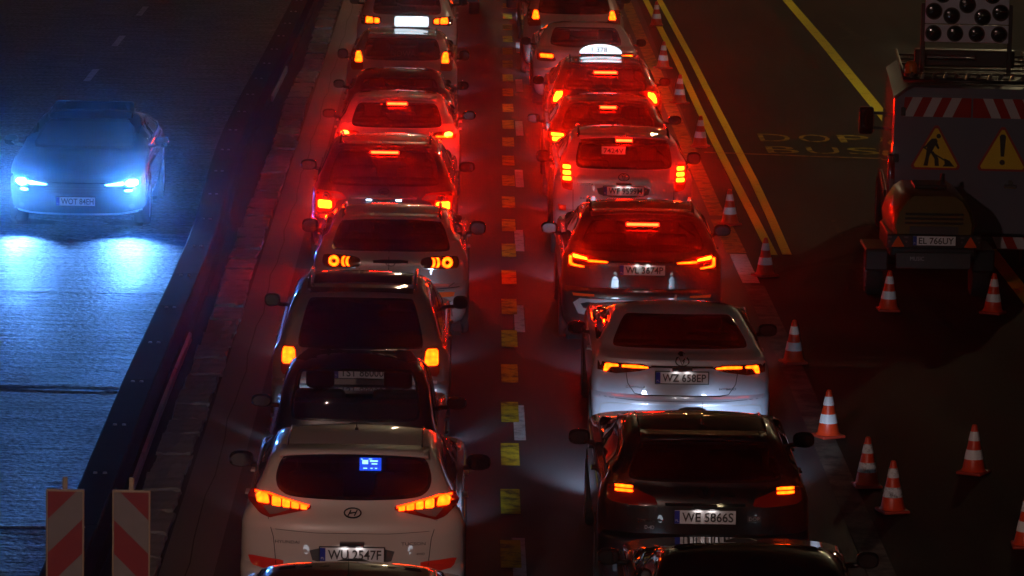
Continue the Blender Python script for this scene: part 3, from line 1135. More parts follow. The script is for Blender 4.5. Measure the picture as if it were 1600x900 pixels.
# oncoming carriageway, with the slightly raised transverse joints
ys = [-20]
ridges = [(34.0, .010), (40.34, .012), (44.2, .004), (47.67, .016), (51.0, .004), (54.22, .014), (59.15, .020), (65.0, .008), (71.0, .014), (79, .008), (88, .01)]
for y, h in ridges:
    ys += [y - .9, y - .35, y - .12, y - .03, y, y + .03, y + .12, y + .35, y + .9]
ys += [120, 180, 420]
ys = sorted(set(ys))


def prof(y):
    z = 0.004
    for r_, h in ridges:
        d = y - r_
        if abs(d) < .9:
            z += h * math.exp(-(abs(d) / .33) ** 1.1)
            if 0 <= d < .03: z -= h * .7
    return z


V, F = [], []
xs = [-24, -16, -10, -7, -5.5, -4.5, -3.52]
for y in ys:
    for k, x in enumerate(xs):
        V.append((x, y, prof(y)))
n = len(xs)
for i in range(len(ys) - 1):
    for k in range(n - 1):
        F.append((i * n + k, i * n + k + 1, (i + 1) * n + k + 1, (i + 1) * n + k))
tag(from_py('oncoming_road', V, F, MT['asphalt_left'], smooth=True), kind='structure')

# sealed joints across the oncoming road, a joint across the bus lane, a tar crack
def ribbon(name, pts, w, z, mat, ends=None, parent=None, kind='structure'):
    V, F = [], []
    for i, p in enumerate(pts):
        a = Vector(pts[max(0, i - 1)]); b = Vector(pts[min(len(pts) - 1, i + 1)])
        t = (b - a).normalized(); nn = Vector((-t.y, t.x)) * (w[i] if isinstance(w, (list, tuple)) else w) / 2
        V += [(p[0] + nn.x, p[1] + nn.y, z), (p[0] - nn.x, p[1] - nn.y, z)]
    for i in range(len(pts) - 1):
        F.append((2 * i, 2 * i + 1, 2 * i + 3, 2 * i + 2))
    o = from_py(name, V, F, mat, parent)
    if kind and parent is None:
        tag(o, kind=kind)
    return o


for y, w in ((40.30, .09), (47.60, .11), (34.0, .06)):
    ribbon('road_joint', [(-24 + .5 * i, y + .02 * math.sin(i * 1.7)) for i in range(41)] + [(-3.56, y)], w * .6, prof(y) + .004, MT['tar'])
ribbon('lane_joint', [(3.72, 69.40), (4.6, 69.24), (5.5, 69.07), (6.5, 68.95), (7.6, 68.9)], .13, .008, MT['faded_yellow'])
ribbon('tar_crack', [(4.02, 56.8), (4.25, 57.3), (4.5, 57.6), (4.8, 58.1), (5.1, 58.6), (5.3, 59.3), (5.6, 59.8)], [.05, .14, .10, .16, .12, .16, .08], .006, MT['tar'])

# gutter strip and its blocks beside the barrier
sheet('gutter_bed', -3.52, -2.64, -20, 420, 0.001, MT['joint'])
sheet('gutter', -2.64, -2.16, -20, 420, 0.004, MT['gutter'])
rnd = random.Random(3)
kerb_root = empty('kerb_stone_row', (-2.85, 30, 0), 0)
tag(kerb_root, 'row of rough grey kerb stones with dark open joints beside the barrier foot', 'kerb')
kmeshes = []
for q in range(9):
    bm = bmesh.new()
    add_box(bm, (0, 0, 0), (.36, .98, .09), .018, seg=2)
    bmesh.ops.subdivide_edges(bm, edges=[e for e in bm.edges if e.calc_length() > .25], cuts=4, use_grid_fill=True)
    for v in bm.verts:
        if v.co.z > 0:
            v.co.z += rnd.uniform(-.014, .008)
        v.co.x += rnd.uniform(-.010, .010); v.co.y += rnd.uniform(-.014, .014)
    me = bpy.data.meshes.new('kerb_stone'); bm.to_mesh(me); bm.free()
    me.materials.append(MT['stone'])
    kmeshes.append(me)
y = 28.0
while y < 96:
    l = rnd.choice([.92, 1.0, 1.0, 1.06, .8])
    o = bpy.data.objects.new('kerb_stone', rnd.choice(kmeshes)); COL.objects.link(o); o.parent = kerb_root
    o.location = (rnd.uniform(-.02, .02) + .02 * math.sin(y * .4), y - 30 + l / 2, rnd.uniform(-.018, .008))
    o.rotation_euler = (rnd.uniform(-.02, .02), rnd.uniform(-.03, .03), rnd.uniform(-.03, .03))
    o.scale = (1, l - .035, 1)
    y += l + .01

# ---------------------------------------------------------------- median barrier
bar_l = [(20, -3.50), (40, -3.50), (46, -3.53), (53, -3.50), (57, -3.50), (60, -3.56), (62.5, -3.63), (66, -3.70), (69, -3.71), (74, -3.68), (80, -3.62), (95, -3.52), (140, -3.45), (400, -3.45)]
BW = .30
root = empty('median_barrier', (-3.3, 30, 0))
tag(root, 'long dark steel median barrier curving slightly between the carriageways', 'barrier')
by = [p[0] for p in bar_l]; bx = [p[1] for p in bar_l]


def barx(y):
    # smoothed centre line
    return float(np.mean([np.interp(y + d, by, bx) for d in (-1.5, -.75, 0, .75, 1.5)])) + BW / 2


yy = 24.0
k = 0
while yy < 200:
    Ls = 2.45
    x0, x1 = barx(yy), barx(yy + Ls)
    bm = bmesh.new()
    secp = [(-.20, 0), (.20, 0), (.20, .035), (.145, .06), (.13, .30), (.165, .335), (.165, .39), (.15, .405), (-.15, .405), (-.165, .39), (-.165, .335), (-.13, .30), (-.145, .06), (-.20, .035)]
    a = [bm.verts.new((p[0] + x0 + 3.3, yy - 30 + .006, p[1])) for p in secp]
    b = [bm.verts.new((p[0] + x1 + 3.3, yy - 30 + Ls - .006, p[1])) for p in secp]
    bm.faces.new(a); bm.faces.new(b[::-1])
    for i in range(len(secp)):
        bm.faces.new((a[i], b[i], b[(i + 1) % len(secp)], a[(i + 1) % len(secp)]))
    bmesh.ops.recalc_face_normals(bm, faces=bm.faces)
    sg = from_bm('barrier_segment', bm, MT['barrier'], root)
    for xo in (-.05, .04):
        bm = bmesh.new()
        add_cyl(bm, (x1 + 3.3 + xo, yy - 30 + Ls - .14, .403), (x1 + 3.3 + xo, yy - 30 + Ls - .14, .420), .022, .018, 8)
        from_bm('bolt', bm, MT['bolt'], sg)
    if 41 < yy < 50 or 74 < yy < 78:  # blue-lit streak along the barrier foot, put in as a pale bluish strip
        bm = bmesh.new()
        a = [bm.verts.new(p) for p in ((x0 + 3.503, yy - 30 + .02, .0), (x1 + 3.503, yy - 30 + Ls - .02, .0), (x1 + 3.503, yy - 30 + Ls - .02, .11), (x0 + 3.503, yy - 30 + .02, .11))]
        b = [bm.verts.new(v.co + Vector((.03, 0, -.02 if i > 1 else 0))) for i, v in enumerate(a)]
        bm.faces.new(a); bm.faces.new(b[::-1])
        for i in range(4):
            bm.faces.new((a[i], b[i], b[(i + 1) % 4], a[(i + 1) % 4]))
        from_bm('foot_light_streak', bm, MT['barrier_foot_lit'], sg)
    yy += Ls
    k += 1

# ---------------------------------------------------------------- painted markings
Z1, Z2, Z3 = .004, .008, .012


def mark(name, pts, z, mat):
    o = from_py(name, [(*p, z) for p in pts], [tuple(range(len(pts)))], mat)
    return tag(o, kind='structure')


# divider: square yellow dashes over older white ones, drifting a little to the left with distance
dash = [39.0 + 2.365 * i for i in range(-4, 25)]
for i, y in enumerate(dash):
    xc = .46 + (y - 39) * .0066
    w = .185
    mark('yellow_dash_line', [(xc - w / 2, y), (xc + w / 2, y), (xc + w / 2, y + 1.18), (xc - w / 2, y + 1.18)], Z2, MT['yellow_dash'])
for y in (38.3, 45.10, 51.9, 58.45, 64.9, 71.2, 77.6, 84.3, 90.6):
    xc = .60 + (y - 45) * .0098
    mark('white_dash_line', [(xc - .06, y), (xc + .06, y), (xc + .06, y + 2.0), (xc - .06, y + 2.0)], Z1, MT['white_line'])
# double yellow tape
ribbon('double_yellow_line', [(4.07, 58.45), (4.04, 62), (4.0, 66), (3.955, 71), (3.93, 76), (3.91, 83), (3.80, 96), (3.6, 130), (3.4, 300)], .125, Z2, MT['yellow_fresh'])
ribbon('double_yellow_line', [(4.26, 58.5), (4.28, 62), (4.285, 66), (4.26, 71), (4.235, 76), (4.20, 84), (4.10, 96), (3.9, 130), (3.7, 300)], .125, Z2, MT['yellow_fresh'])
# wide bus lane line
ribbon('bus_lane_line', [(7.02, 50), (7.02, 70), (7.0, 76.4), (6.955, 87), (6.87, 96.5), (6.6, 130), (6.4, 300)], .20, Z2, MT['yellow'])
# old edge line: worn, with a yellow and a white piece
ribbon('old_edge_line', [(3.76, 20), (3.76, 39), (3.72, 49.5), (3.66, 55.8)], .25, Z1, MT['faded_line'])
ribbon('edge_line_white', [(3.635, 56.0), (3.62, 57.3), (3.61, 58.5)], .22, Z1, MT['white_line'])
ribbon('edge_line_yellow', [(3.60, 58.6), (3.58, 60.3), (3.55, 61.8)], .26, Z1, MT['faded_yellow'])
ribbon('old_edge_line', [(3.54, 62.2), (3.5, 68), (3.44, 80), (3.36, 96), (3.2, 140)], .22, Z1, MT['faded_yellow'])
ribbon('gutter_seam', [(-2.42 + .02 * math.sin(i * 1.3) + .012 * math.sin(i * 3.1), 28 + 1 * i) for i in range(70)], .012, .0085, MT['joint'])
for i in range(-3, 8):
    y = 65.8 + 6.15 * i
    mark('lane_dash_line', [(-6.72, y), (-6.60, y), (-6.60, y + 2.0), (-6.72, y + 2.0)], .012, MT['white_line'])


def ground_text(name, s, x, y, w, h, mat, z=Z2):
    me = text_mesh(s, 1.0, w, h, 0.0)
    o = link(name, me, mat)
    o.location = (x + w / 2, y + h / 2, z)
    return tag(o, kind='structure')


for i, ch in enumerate('DOP'):
    ground_text('lane_lettering', ch, 4.70 + .64 * i, 70.95, .50, 1.0, MT['letter'])
for i, ch in enumerate('BUS'):
    ground_text('lane_lettering', ch, 4.72 + .64 * i, 69.45, .50, 0.85, MT['letter'])
for i, ch in enumerate('BUS'):
    ground_text('worn_lane_lettering', ch, 4.95 + .62 * i, 83.1, .48, 1.35, MT['ghost'])
# remains of an older arrow
mark('worn_arrow', [(4.82, 57.8), (5.34, 57.9), (4.98, 55.7), (5.1, 57.0)], Z1, MT['ghost'])
ribbon('worn_arrow_outline', [(5.12, 60.2), (5.14, 62.0), (5.62, 62.15), (5.6, 60.4), (5.12, 60.2)], .06, Z1, MT['ghost'])
mark('worn_arrow', [(7.30, 88.0), (7.62, 88.9), (7.52, 91.5), (7.66, 91.5), (7.78, 88.9), (8.1, 88.4), (7.7, 87.8)], Z1, MT['ghost'])

# ---------------------------------------------------------------- traffic cones
def cone_meshes():
    h0, h1 = .035, .50
    rad = lambda z: .118 + (.024 - .118) * (z - h0) / (h1 - h0)
    bm = bmesh.new()
    add_lathe(bm, [(rad(h0) + .012, h0), (rad(h0 + .02), h0 + .02)] + [(rad(z), z) for z in (.15, .25, .35, .45, .485)] + [(.022, .495), (.014, .50), (.006, .50)], 26)
    bmesh.ops.recalc_face_normals(bm, faces=bm.faces)
    body = bpy.data.meshes.new('cone_body'); bm.to_mesh(body); bm.free()
    bm = bmesh.new()
    add_box(bm, (0, 0, .019), (.27, .27, .034), .016, seg=3)
    base = bpy.data.meshes.new('cone_base'); bm.to_mesh(base); bm.free()
    out = [body, base]
    for a, b in ((.155, .250), (.340, .430)):
        bm = bmesh.new()
        add_lathe(bm, [(rad(a), a), (rad(a) + .003, a), (rad(b) + .003, b), (rad(b), b)], 26)
        bmesh.ops.recalc_face_normals(bm, faces=bm.faces)
        me = bpy.data.meshes.new('reflective_band'); bm.to_mesh(me); bm.free()
        out.append(me)
    for me in out:
        for p in me.polygons: p.use_smooth = True
        me.set_sharp_from_angle(angle=R(40))
    body.materials.append(MT['cone']); base.materials.append(MT['cone_base'])
    out[2].materials.append(MT['cone_band']); out[3].materials.append(MT['cone_band'])
    return out


CB = cone_meshes()
DB = [m.copy() for m in CB[2:]]
for m in DB:
    m.materials.clear(); m.materials.append(MT['cone_band_dirty'])
cones = [
    (3.748, 50.05, 0, 0, 'orange and white cone on the worn edge line just right of the silver sedan'),
    (3.792, 45.55, 0, 0, 'orange and white cone on the worn edge line right of the black estate roof'),
    (3.968, 42.95, 1, 0, 'scuffed cone with a pale tip, farther of the close pair at lower right'),
    (4.108, 41.75, 1, 0, 'scuffed cone with dark scratched bands, nearer of the two close together at lower right'),
    (5.095, 43.70, 0, 0, 'dim lone cone standing on the dark asphalt well right of the paired scuffed cones'),
    (5.20, 40.25, 0, 0, 'cone cut by the right edge of the picture near the bottom'),
    (3.845, 56.6, 0, 0, 'cone standing at the near end of the double yellow line'),
    (5.18, 53.95, 0, 0, 'cone in front of the left side of the yellow trailer'),
    (6.447, 53.85, 0, 0, 'cone in front of the right side of the yellow trailer'),
    (3.661, 61.3, 0, 0, 'cone at the far end of the worn orange patch of the edge line'),
    (3.684, 70.1, 0, 0, 'cone left of the double yellow line beside the silver SUV with a window sticker'),
    (3.636, 76.2, 0, 0, 'cone left of the double yellow line beside the dark taxi'),
    (3.589, 81.9, 0, 0, 'second farthest cone, left of the double yellow line'),
    (3.80, 90.1, 0, 0, 'farthest cone, standing on the double yellow line at the top edge'),
]
for i, (x, y, dirty, _, lab) in enumerate(cones):
    r = empty('traffic_cone', (x, y, 0), rnd.uniform(-.5, .5), lab, 'traffic cone', 'traffic cones closing off the right lane')
    r.rotation_euler = (rnd.uniform(-.02, .02), rnd.uniform(-.02, .02), rnd.uniform(-.6, .6))
    bands = DB if dirty else CB[2:]
    for nm, me in zip(('cone_body', 'cone_base', 'reflective_band', 'reflective_band'), [CB[0], CB[1]] + list(bands)):
        o = bpy.data.objects.new(nm, me); COL.objects.link(o); o.parent = r

# ---------------------------------------------------------------- striped hazard boards
for (x, d, lab) in ((-2.805, 1, 'left hazard board, its red and white stripes rising to the right, beside the barrier'),
                    (-2.335, -1, 'right hazard board, its red and white stripes falling to the right, nearer the queue')):
    r = empty('hazard_board', (x, 31.2, 0), 0, lab, 'hazard board', 'striped hazard boards at the barrier')
    z0, z1 = 1.0, 2.225
    w = .125
    bm = bmesh.new(); add_box(bm, (0, .012, (z0 + z1) / 2), (2 * w, .022, z1 - z0), .004)
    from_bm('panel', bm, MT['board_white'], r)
    bm = bmesh.new()
    for s_ in (-1, 1):
        add_box(bm, (s_ * (w + .004), .010, (z0 + z1) / 2), (.012, .034, z1 - z0 + .02), .003)
    add_box(bm, (0, .010, z1 + .007), (2 * w + .02, .036, .016), .003)
    add_box(bm, (0, .010, z0 - .007), (2 * w + .02, .036, .016), .003)
    from_bm('edge_frame', bm, MT['board_edge'], r)
    # red stripes at 45 degrees, clipped to the panel
    iw = w - .004
    off0 = z1 + (-.04 if d > 0 else -.04)
    step = .245
    kk = -1
    while kk < 8:
        top = z1 + .166 - (kk * 2) * step * 1.0
        pl = [(-iw, top - (iw if d > 0 else -iw)), (iw, top + (iw if d > 0 else -iw)), (iw, top + (iw if d > 0 else -iw) - step), (-iw, top - (iw if d > 0 else -iw) - step)]
        bm = bmesh.new()
        f = bm.faces.new([bm.verts.new((p[0], -.0015, p[1])) for p in pl])
        bmesh.ops.bisect_plane(bm, geom=bm.verts[:] + bm.edges[:] + bm.faces[:], plane_co=(0, 0, z1 - .003), plane_no=(0, 0, 1), clear_outer=True)
        bmesh.ops.bisect_plane(bm, geom=bm.verts[:] + bm.edges[:] + bm.faces[:], plane_co=(0, 0, z0 + .003), plane_no=(0, 0, -1), clear_outer=True)
        if bm.faces:
            from_bm('red_stripe', bm, MT['board_red'], r)
        else:
            bm.free()
        kk += 1
    bm = bmesh.new()
    add_box(bm, (0, .045, .62), (.05, .05, 1.24), .004)
    add_box(bm, (0, .045, z1 - .35), (.05, .05, .6), .004)
    from_bm('post', bm, MT['galv'], r)
    bm = bmesh.new(); add_box(bm, (0, .012, z1 + .055), (.036, .03, .10), .006)
    from_bm('lifting_lug', bm, MT['board_edge'], r)
    bm = bmesh.new(); add_box(bm, (0, .05, .05), (.36, .62, .10), .02)
    from_bm('rubber_foot', bm, MT['rubber'], r)

# ---------------------------------------------------------------- street lamps (beyond the frame; they light the road and show in the paintwork)
def street_lamp(x, y, side, lab, mat='street', h=9.5):
    r = empty('street_lamp', (x, y, 0), 0, lab, 'street lamp', 'street lamps along the road')
    bm = bmesh.new()
    add_cyl(bm, (0, 0, 0), (0, 0, h - .4), .10, .055, 12)
    add_cyl(bm, (0, 0, 0), (0, 0, .5), .13, .12, 12)
    from_bm('pole', bm, MT['galv'], r, smooth=True, angle=40)
    bm = bmesh.new()
    add_tube(bm, [(0, 0, h - .5), (side * .25, 0, h - .1), (side * .8, 0, h + .08), (side * 1.9, 0, h + .12)], .04, 8)
    from_bm('arm', bm, MT['galv'], r, smooth=True)
    bm = bmesh.new()
    add_box(bm, (side * 2.2, 0, h + .12), (.75, .30, .13), .05)
    hd = from_bm('lamp_head', bm, MT['galv'], r, smooth=True, angle=40)
    bm = bmesh.new()
    add_box(bm, (side * 2.25, 0, h + .050), (.24, .12, .02), .006)
    from_bm('lamp_glass', bm, MT[mat], hd)


for i, y in enumerate((2, 36, 116, 146, 176, 206, 240, 280)):
    street_lamp(-14.5, y, 1, 'grey street lamp %d metres along the far left side of the oncoming road' % y, 'street')
for i, y in enumerate((76, 100, 130, 160, 190, 225, 265)):
    street_lamp(14.5, y, -1, 'grey street lamp %d metres along the right side beyond the works van' % y, 'street_w' if y < 110 else 'street')
MT['street_n'] = emit('street_lamp_glow_rose', (1.0, 0.64, 0.54), 33000, (0.8, 0.8, 0.8))
street_lamp(-8.2, 10, 1, 'street lamp with a rosy light, nearest of all, left of the barrier', 'street_n', 10.2)
for i, y in enumerate(range(134, 330, 15)):
    street_lamp(-3.3, y, 1, 'street lamp %d metres along, standing on the median barrier line, arm over the queue' % y, 'street_w', 9.5)
for i, y in enumerate((125, 152, 182, 215, 250, 300)):
    street_lamp(9.4, y, -1, 'street lamp %d metres along the right kerb with its arm over the bus lane' % y, 'street', 9.5)
street_lamp(8.5, -9, -1, 'street lamp behind the viewer beside the bridge', 'street_w')

# ---------------------------------------------------------------- the queue, left lane
def hex_win(w0, w1, z0, z1, bulge=.03):
    return [(-w0, z0 + bulge), (-w0 * .8, z0), (w0 * .8, z0), (w0, z0 + bulge), (w1, z1 - .02), (w1 * .8, z1), (-w1 * .8, z1), (-w1, z1 - .02)]


# L0: only the edge of its roof shows at the bottom of the frame
c = Car('hatchback_car', 'dark car with reflected red in its paint, only its roof edge below the pale SUV', 'car', (-.80, 30.75, 0),
        dict(L=4.3, W=1.78, H=1.47, zb=.98, paint='red'))  # red light reflected on a black car, put into its paint
c.glazing(hex_win(.62, .55, 1.02, 1.34)); c.underpinnings(); c.mirrors(); c.cabin(); c.headlights(HEAD_W * .30)
c.lamp([(-.84, 1.0), (-.6, .98), (-.58, .86), (-.83, .84)], [[(-.80, .97), (-.65, .96), (-.64, .89), (-.80, .88)]])
c.antenna(); c.handles(); c.finish_body()

# L1: pale SUV
c = Car('suv', 'pale SUV with slanting segmented tail lights and a blue screen glowing through its rear window', 'SUV', (-.88, 35.72, 0),
        dict(L=4.48, W=1.85, H=1.56, zb=1.10, paint='white', rake=.9, edge=.028, tg=.11, wt=.015))
c.glazing([(-.62, 1.29), (-.52, 1.235), (0, 1.215), (.52, 1.235), (.62, 1.29), (.645, 1.38), (.60, 1.50), (.50, 1.535), (0, 1.555), (-.50, 1.535), (-.60, 1.50), (-.645, 1.38)], tint='g_mid')
c.underpinnings(); c.mirrors(y=2.55, z=1.10, w=.24, h=.16); c.cabin(); c.headlights()
lp = [(-.875, 1.215), (-.84, 1.27), (-.70, 1.265), (-.34, 1.175), (-.345, 1.145), (-.63, 1.085), (-.68, 1.07), (-.76, 1.095), (-.855, 1.17)]
cells = [[(-.80, 1.235), (-.79, 1.18), (-.685, 1.175), (-.70, 1.245), (-.76, 1.255)]]
for a, b in ((-.665, -.590), (-.578, -.515), (-.503, -.440), (-.428, -.375)):
    zt = lambda x: 1.240 - (x + .67) * .235
    zb_ = lambda x: 1.165 - (x + .67) * .08
    cells.append([(a, zb_(a)), (b, zb_(b)), (b, zt(b)), (a, zt(a))])
los = c.lamp(lp, [('tail_amber', q) for q in cells], 'lens_red', sm=1)
for sx, o in zip((-1, 1), los):
    pl = [(-.82, 1.255), (-.70, 1.262), (-.36, 1.178), (-.36, 1.162), (-.70, 1.248), (-.81, 1.243)]
    pl = pl if sx < 0 else mir(pl)
    c.patch('lit_edge', pl, 'r', MT['tail'], .013, .004, .07, parent=o)
    q = [(-.74, 1.155), (-.66, 1.165), (-.50, 1.145), (-.62, 1.105), (-.68, 1.095)]
    c.patch('clear_lens', q if sx < 0 else mir(q), 'r', MT['lens_clear'], .013, .004, .07, parent=o)
c.plate(.795, 'WU 2547F')
c.strip('tailgate_seam', [(-.69, 1.07), (-.645, .92), (-.62, .68), (.62, .68), (.645, .92), (.69, 1.07)], 'r', MT['seam'])
c.strip('tailgate_crease', [(-.63, .985), (-.3, .965), (.3, .965), (.63, .985)], 'r', MT['seam'], w=.004)
c.patch('plate_recess', chaikin([(-.36, .86), (.36, .86), (.31, .70), (-.31, .70)], 1), 'r', MT['trim'], .001, 0, .1)
c.emblem(0, 1.125, .068, .036, 'chrome', [[(-.55, -.6), (-.2, .6)], [(.2, -.6), (.55, .6)], [(-.4, -.1), (.4, .12)]])
c.word('HYUNDAI', -.53, .885, .20, .026, 'trim'); c.word('TUCSON', .50, .885, .20, .026, 'trim'); c.word('4WD', .56, .80, .07, .018, 'trim')
c.lamp([(-.86, .755), (-.56, .735), (-.56, .69), (-.68, .665), (-.83, .68)], [], 'reflector', sm=1, name='reflector')
c.spoiler(.10, .66); c.antenna(0, 1.25, fin=False)
c.patch('lower_bumper', [(-.80, .58), (-.5, .60), (.5, .60), (.80, .58), (.78, .26), (-.78, .26)], 'r', MT['trim'], .004, .01, .12)
c.handles(); c.rails('chrome', .60, .012, .009)
# dashboard screen seen through the car
bm = bmesh.new(); add_box(bm, (0, 0, 0), (.19, .012, .115), .004)
scr = from_bm('dash_screen', bm, MT['screen_blue'], c.root); scr.location = (.09, 2.62, 1.055)
for (a, b, w_, h_) in ((-.045, .02, .05, .035), (.03, .03, .07, .012), (.035, .005, .05, .010), (-.045, -.035, .035, .008), (.01, -.035, .02, .008), (.05, -.035, .02, .008), (-.075, .045, .012, .008), (0, .048, .03, .006)):
    bm = bmesh.new(); add_box(bm, (a, -.008, b), (w_, .003, h_)); from_bm('screen_symbol', bm, MT['screen_ink'], scr)
c.finish_body()

# L2: small dark car, clear glass, one sees through it
c = Car('hatchback_car', 'small black see-through car between the pale SUV and the estate with roof rails', 'car', (-.985, 40.45, 0),
        dict(L=3.55, W=1.66, H=1.48, zb=.80, paint='black', rake=.8, edge=.02, tg=.08, n=3.2, wt=.0))
c.glazing([(-.61, 1.02), (-.5, .995), (.5, .995), (.61, 1.02), (.56, 1.41), (.48, 1.46), (-.48, 1.46), (-.56, 1.41)], tint='g_clear', front='g_clear')
c.underpinnings(); c.mirrors(w=.22, h=.14); c.cabin(); c.headlights(HEAD_W * 3.0, z=.62)
c.lamp([(-.80, .76), (-.62, .75), (-.60, .58), (-.79, .54)], [[(-.77, .73), (-.66, .72), (-.65, .64), (-.77, .62)]])
c.plate(.76, 'WI 2086K'); c.handles(); c.finish_body()

# L3: estate with rails
c = Car('estate_car', 'dark estate car with upright amber tail lights and loops of roof rail', 'estate car', (-1.035, 44.42, 0),
        dict(L=4.5, W=1.80, H=1.56, zb=1.00, paint='graphite', rake=.75, edge=.02, tg=.10, n=3.3, corner=.7))
c.glazing([(-.65, 1.03), (-.55, 1.01), (.55, 1.01), (.65, 1.03), (.54, 1.43), (.47, 1.455), (-.47, 1.455), (-.54, 1.43)], tint='g_dark')
c.underpinnings(); c.mirrors(w=.19, h=.16, mat=MT['black']); c.cabin(); c.headlights(HEAD_W * .9)
c.lamp([(-.80, 1.03), (-.655, 1.03), (-.62, .76), (-.80, .74)], [[(-.785, 1.015), (-.665, 1.015), (-.645, .86), (-.79, .855)]], 'lens_red', litmat='tail_amber', grid=.05)
c.plate(.785, 'TST 86000', lamp=False)
c.patch('lit_bumper_panel', [(-.78, .70), (-.4, .715), (.4, .715), (.78, .70), (.76, .36), (-.76, .36)], 'r', P['white'], .006, .01, .10)  # headlight-lit bumper put into the colour as a pale panel
c.patch('plate_recess', rect(-.34, .34, .725, .86), 'r', MT['trim'], .001, 0, .1)
c.strip('tailgate_seam', [(-.62, 1.0), (-.60, .66), (.60, .66), (.62, 1.0)], 'r', MT['seam'])
c.patch('roof_reflected_dark', [(-.50, .75), (.50, .75), (.50, 2.1), (-.50, 2.1)], 't', MT['gloss_black'], .003, .0, .1)  # black sheet puts the dark that the roof reflects into its colour
c.spoiler(.06, .58, mat=MT['gloss_black']); c.rails('chrome', .60, .05, .018); c.handles()
c.finish_body()

# L4: compact estate with barn doors
c = Car('estate_car', 'silver compact with ring-shaped tail lights, split rear doors and a round exhaust pipe', 'car', (-.85, 50.98, 0),
        dict(L=4.2, W=1.80, H=1.40, zb=1.03, paint='beige', rake=.55, edge=.02, tg=.07, n=3.4))
c.glazing([(-.70, 1.07), (-.6, 1.05), (.6, 1.05), (.70, 1.07), (.60, 1.30), (.52, 1.345), (-.52, 1.345), (-.60, 1.30)], tint='g_mid')
c.underpinnings(); c.mirrors(w=.22, h=.19, y=2.2, z=1.05); c.cabin(); c.headlights(HEAD_W * 1.1)
lo = c.lamp([(-.775, 1.01), (-.42, .995), (-.35, .965), (-.35, .885), (-.42, .86), (-.75, .86), (-.79, .90)], [], 'lens_dark', sm=2)
for sx, o in zip((-1, 1), lo):
    c.ring_lamp(sx, .655, .935, .026, .062, MT['tail_amber'], o)
    for xa, rr in ((.570, .058), (.520, .054)):
        bm = bmesh.new()
        n = 9
        A = [(sx * (xa - .03 + .030 * math.cos(t)), .935 + rr * math.sin(t)) for t in [(-75 + 150 * i / (n - 1)) * math.pi / 180 for i in range(n)]]
        B = [(a - sx * .030, b) for a, b in A]
        va = [bm.verts.new((*p, 0)) for p in A]; vb = [bm.verts.new((*p, 0)) for p in B]
        for i in range(n - 1):
            bm.faces.new((va[i], va[i + 1], vb[i + 1], vb[i]))
        c.conform(bm, 'r', .016, .005, (sx * xa, .935))
        from_bm('lit_lens', bm, MT['tail_amber'], o, smooth=True)
    c.strip('lamp_surround', chaikin([(sx * .775, 1.01), (sx * .42, .995), (sx * .35, .965), (sx * .35, .885), (sx * .42, .86), (sx * .75, .86), (sx * .79, .90)], 2), 'r', MT['chrome'], .010, .012, closed=True, parent=o)
c.strip('door_seam', [(-.02, 1.05), (-.02, .62)], 'r', MT['seam'], .008)
c.strip('door_seam', [(-.36, .86), (-.36, .66), (-.30, .62), (.62, .62), (.74, .70)], 'r', MT['seam'], .007)
c.strip('door_seam', [(.34, .86), (.34, .62)], 'r', MT['seam'], .005)
c.patch('door_pull', chaikin([(-.21, .965), (.21, .965), (.19, .925), (-.19, .925)], 1), 'r', MT['chrome'], .03, .02, .1)
w = c.emblem(0, .925, .05, .035, 'chrome')
c.strip('badge_wing', [(-.05, .935), (-.20, .93)], 'r', MT['chrome'], .012, .012, parent=w)
c.strip('badge_wing', [(.05, .935), (.20, .93)], 'r', MT['chrome'], .012, .012, parent=w)
c.strip('bumper_line', [(-.80, .655), (-.4, .63), (.4, .63), (.80, .655)], 'r', MT['seam'], .010)
for o in c.lamp([(-.75, .605), (-.38, .60), (-.38, .545), (-.73, .545)], [], 'reflector_orange', sm=1, name='reflector'):
    pass
c.patch('diffuser', [(-.70, .50), (-.45, .50), (-.38, .42), (.38, .42), (.45, .50), (.70, .50), (.74, .24), (-.74, .24)], 'r', MT['trim'], .004, .01, .12)
c.strip('skid_trim', [(-.78, .50), (-.62, .42), (-.50, .44), (-.36, .47), (.36, .47), (.50, .44), (.62, .42), (.78, .50)], 'r', MT['silver_trim'], .045, .012)
for sx in (-1, 1):
    bm = bmesh.new(); add_lathe(bm, [(.034, -.05), (.042, -.06), (.042, .10), (.033, .10), (.030, -.04)], 20, 'Z')
    o = from_bm('exhaust_pipe', bm, MT['chrome'], c.root, smooth=True); o.rotation_euler = (R(-90), 0, 0); o.location = (sx * .54, .07, .335)
c.spoiler(.08, .62); c.rails('gloss_black', .62, .04); c.handles()
c.word('CLUBMAN', .0, .80, .26, .022)
c.finish_body()

# L5: dark blue people carrier
c = Car('people_carrier', 'dark blue people carrier with square lit lamps, oval badge and high brake light', 'people carrier', (-1.04, 56.62, 0),
        dict(L=4.55, W=1.86, H=1.54, zb=1.05, paint='navy', rake=.9, edge=.025, tg=.08))
c.glazing(hex_win(.74, .60, 1.06, 1.44), tint='g_dark')
c.underpinnings(); c.mirrors(w=.24, h=.16, y=2.7, z=1.0, out=.02); c.cabin(); c.headlights(HEAD_W * .8)
lo = c.lamp([(-.885, 1.0), (-.55, .985), (-.47, .90), (-.60, .87), (-.64, .74), (-.87, .72)], [('brake', [(-.845, .872), (-.665, .867), (-.665, .765), (-.845, .765)])], 'lens_red', sm=1)
for sx, o in zip((-1, 1), lo):
    c.ring_lamp(sx, .74, .925, .035, .048, MT['chrome'], o)
    c.ring_lamp(sx, .74, .925, .0, .02, MT['chrome'], o)
    q = [(-.68, .965), (-.55, .955), (-.50, .905), (-.66, .895)]
    c.patch('clear_lens', q if sx < 0 else mir(q), 'r', MT['lens_clear'], .014, .004, .07, parent=o)
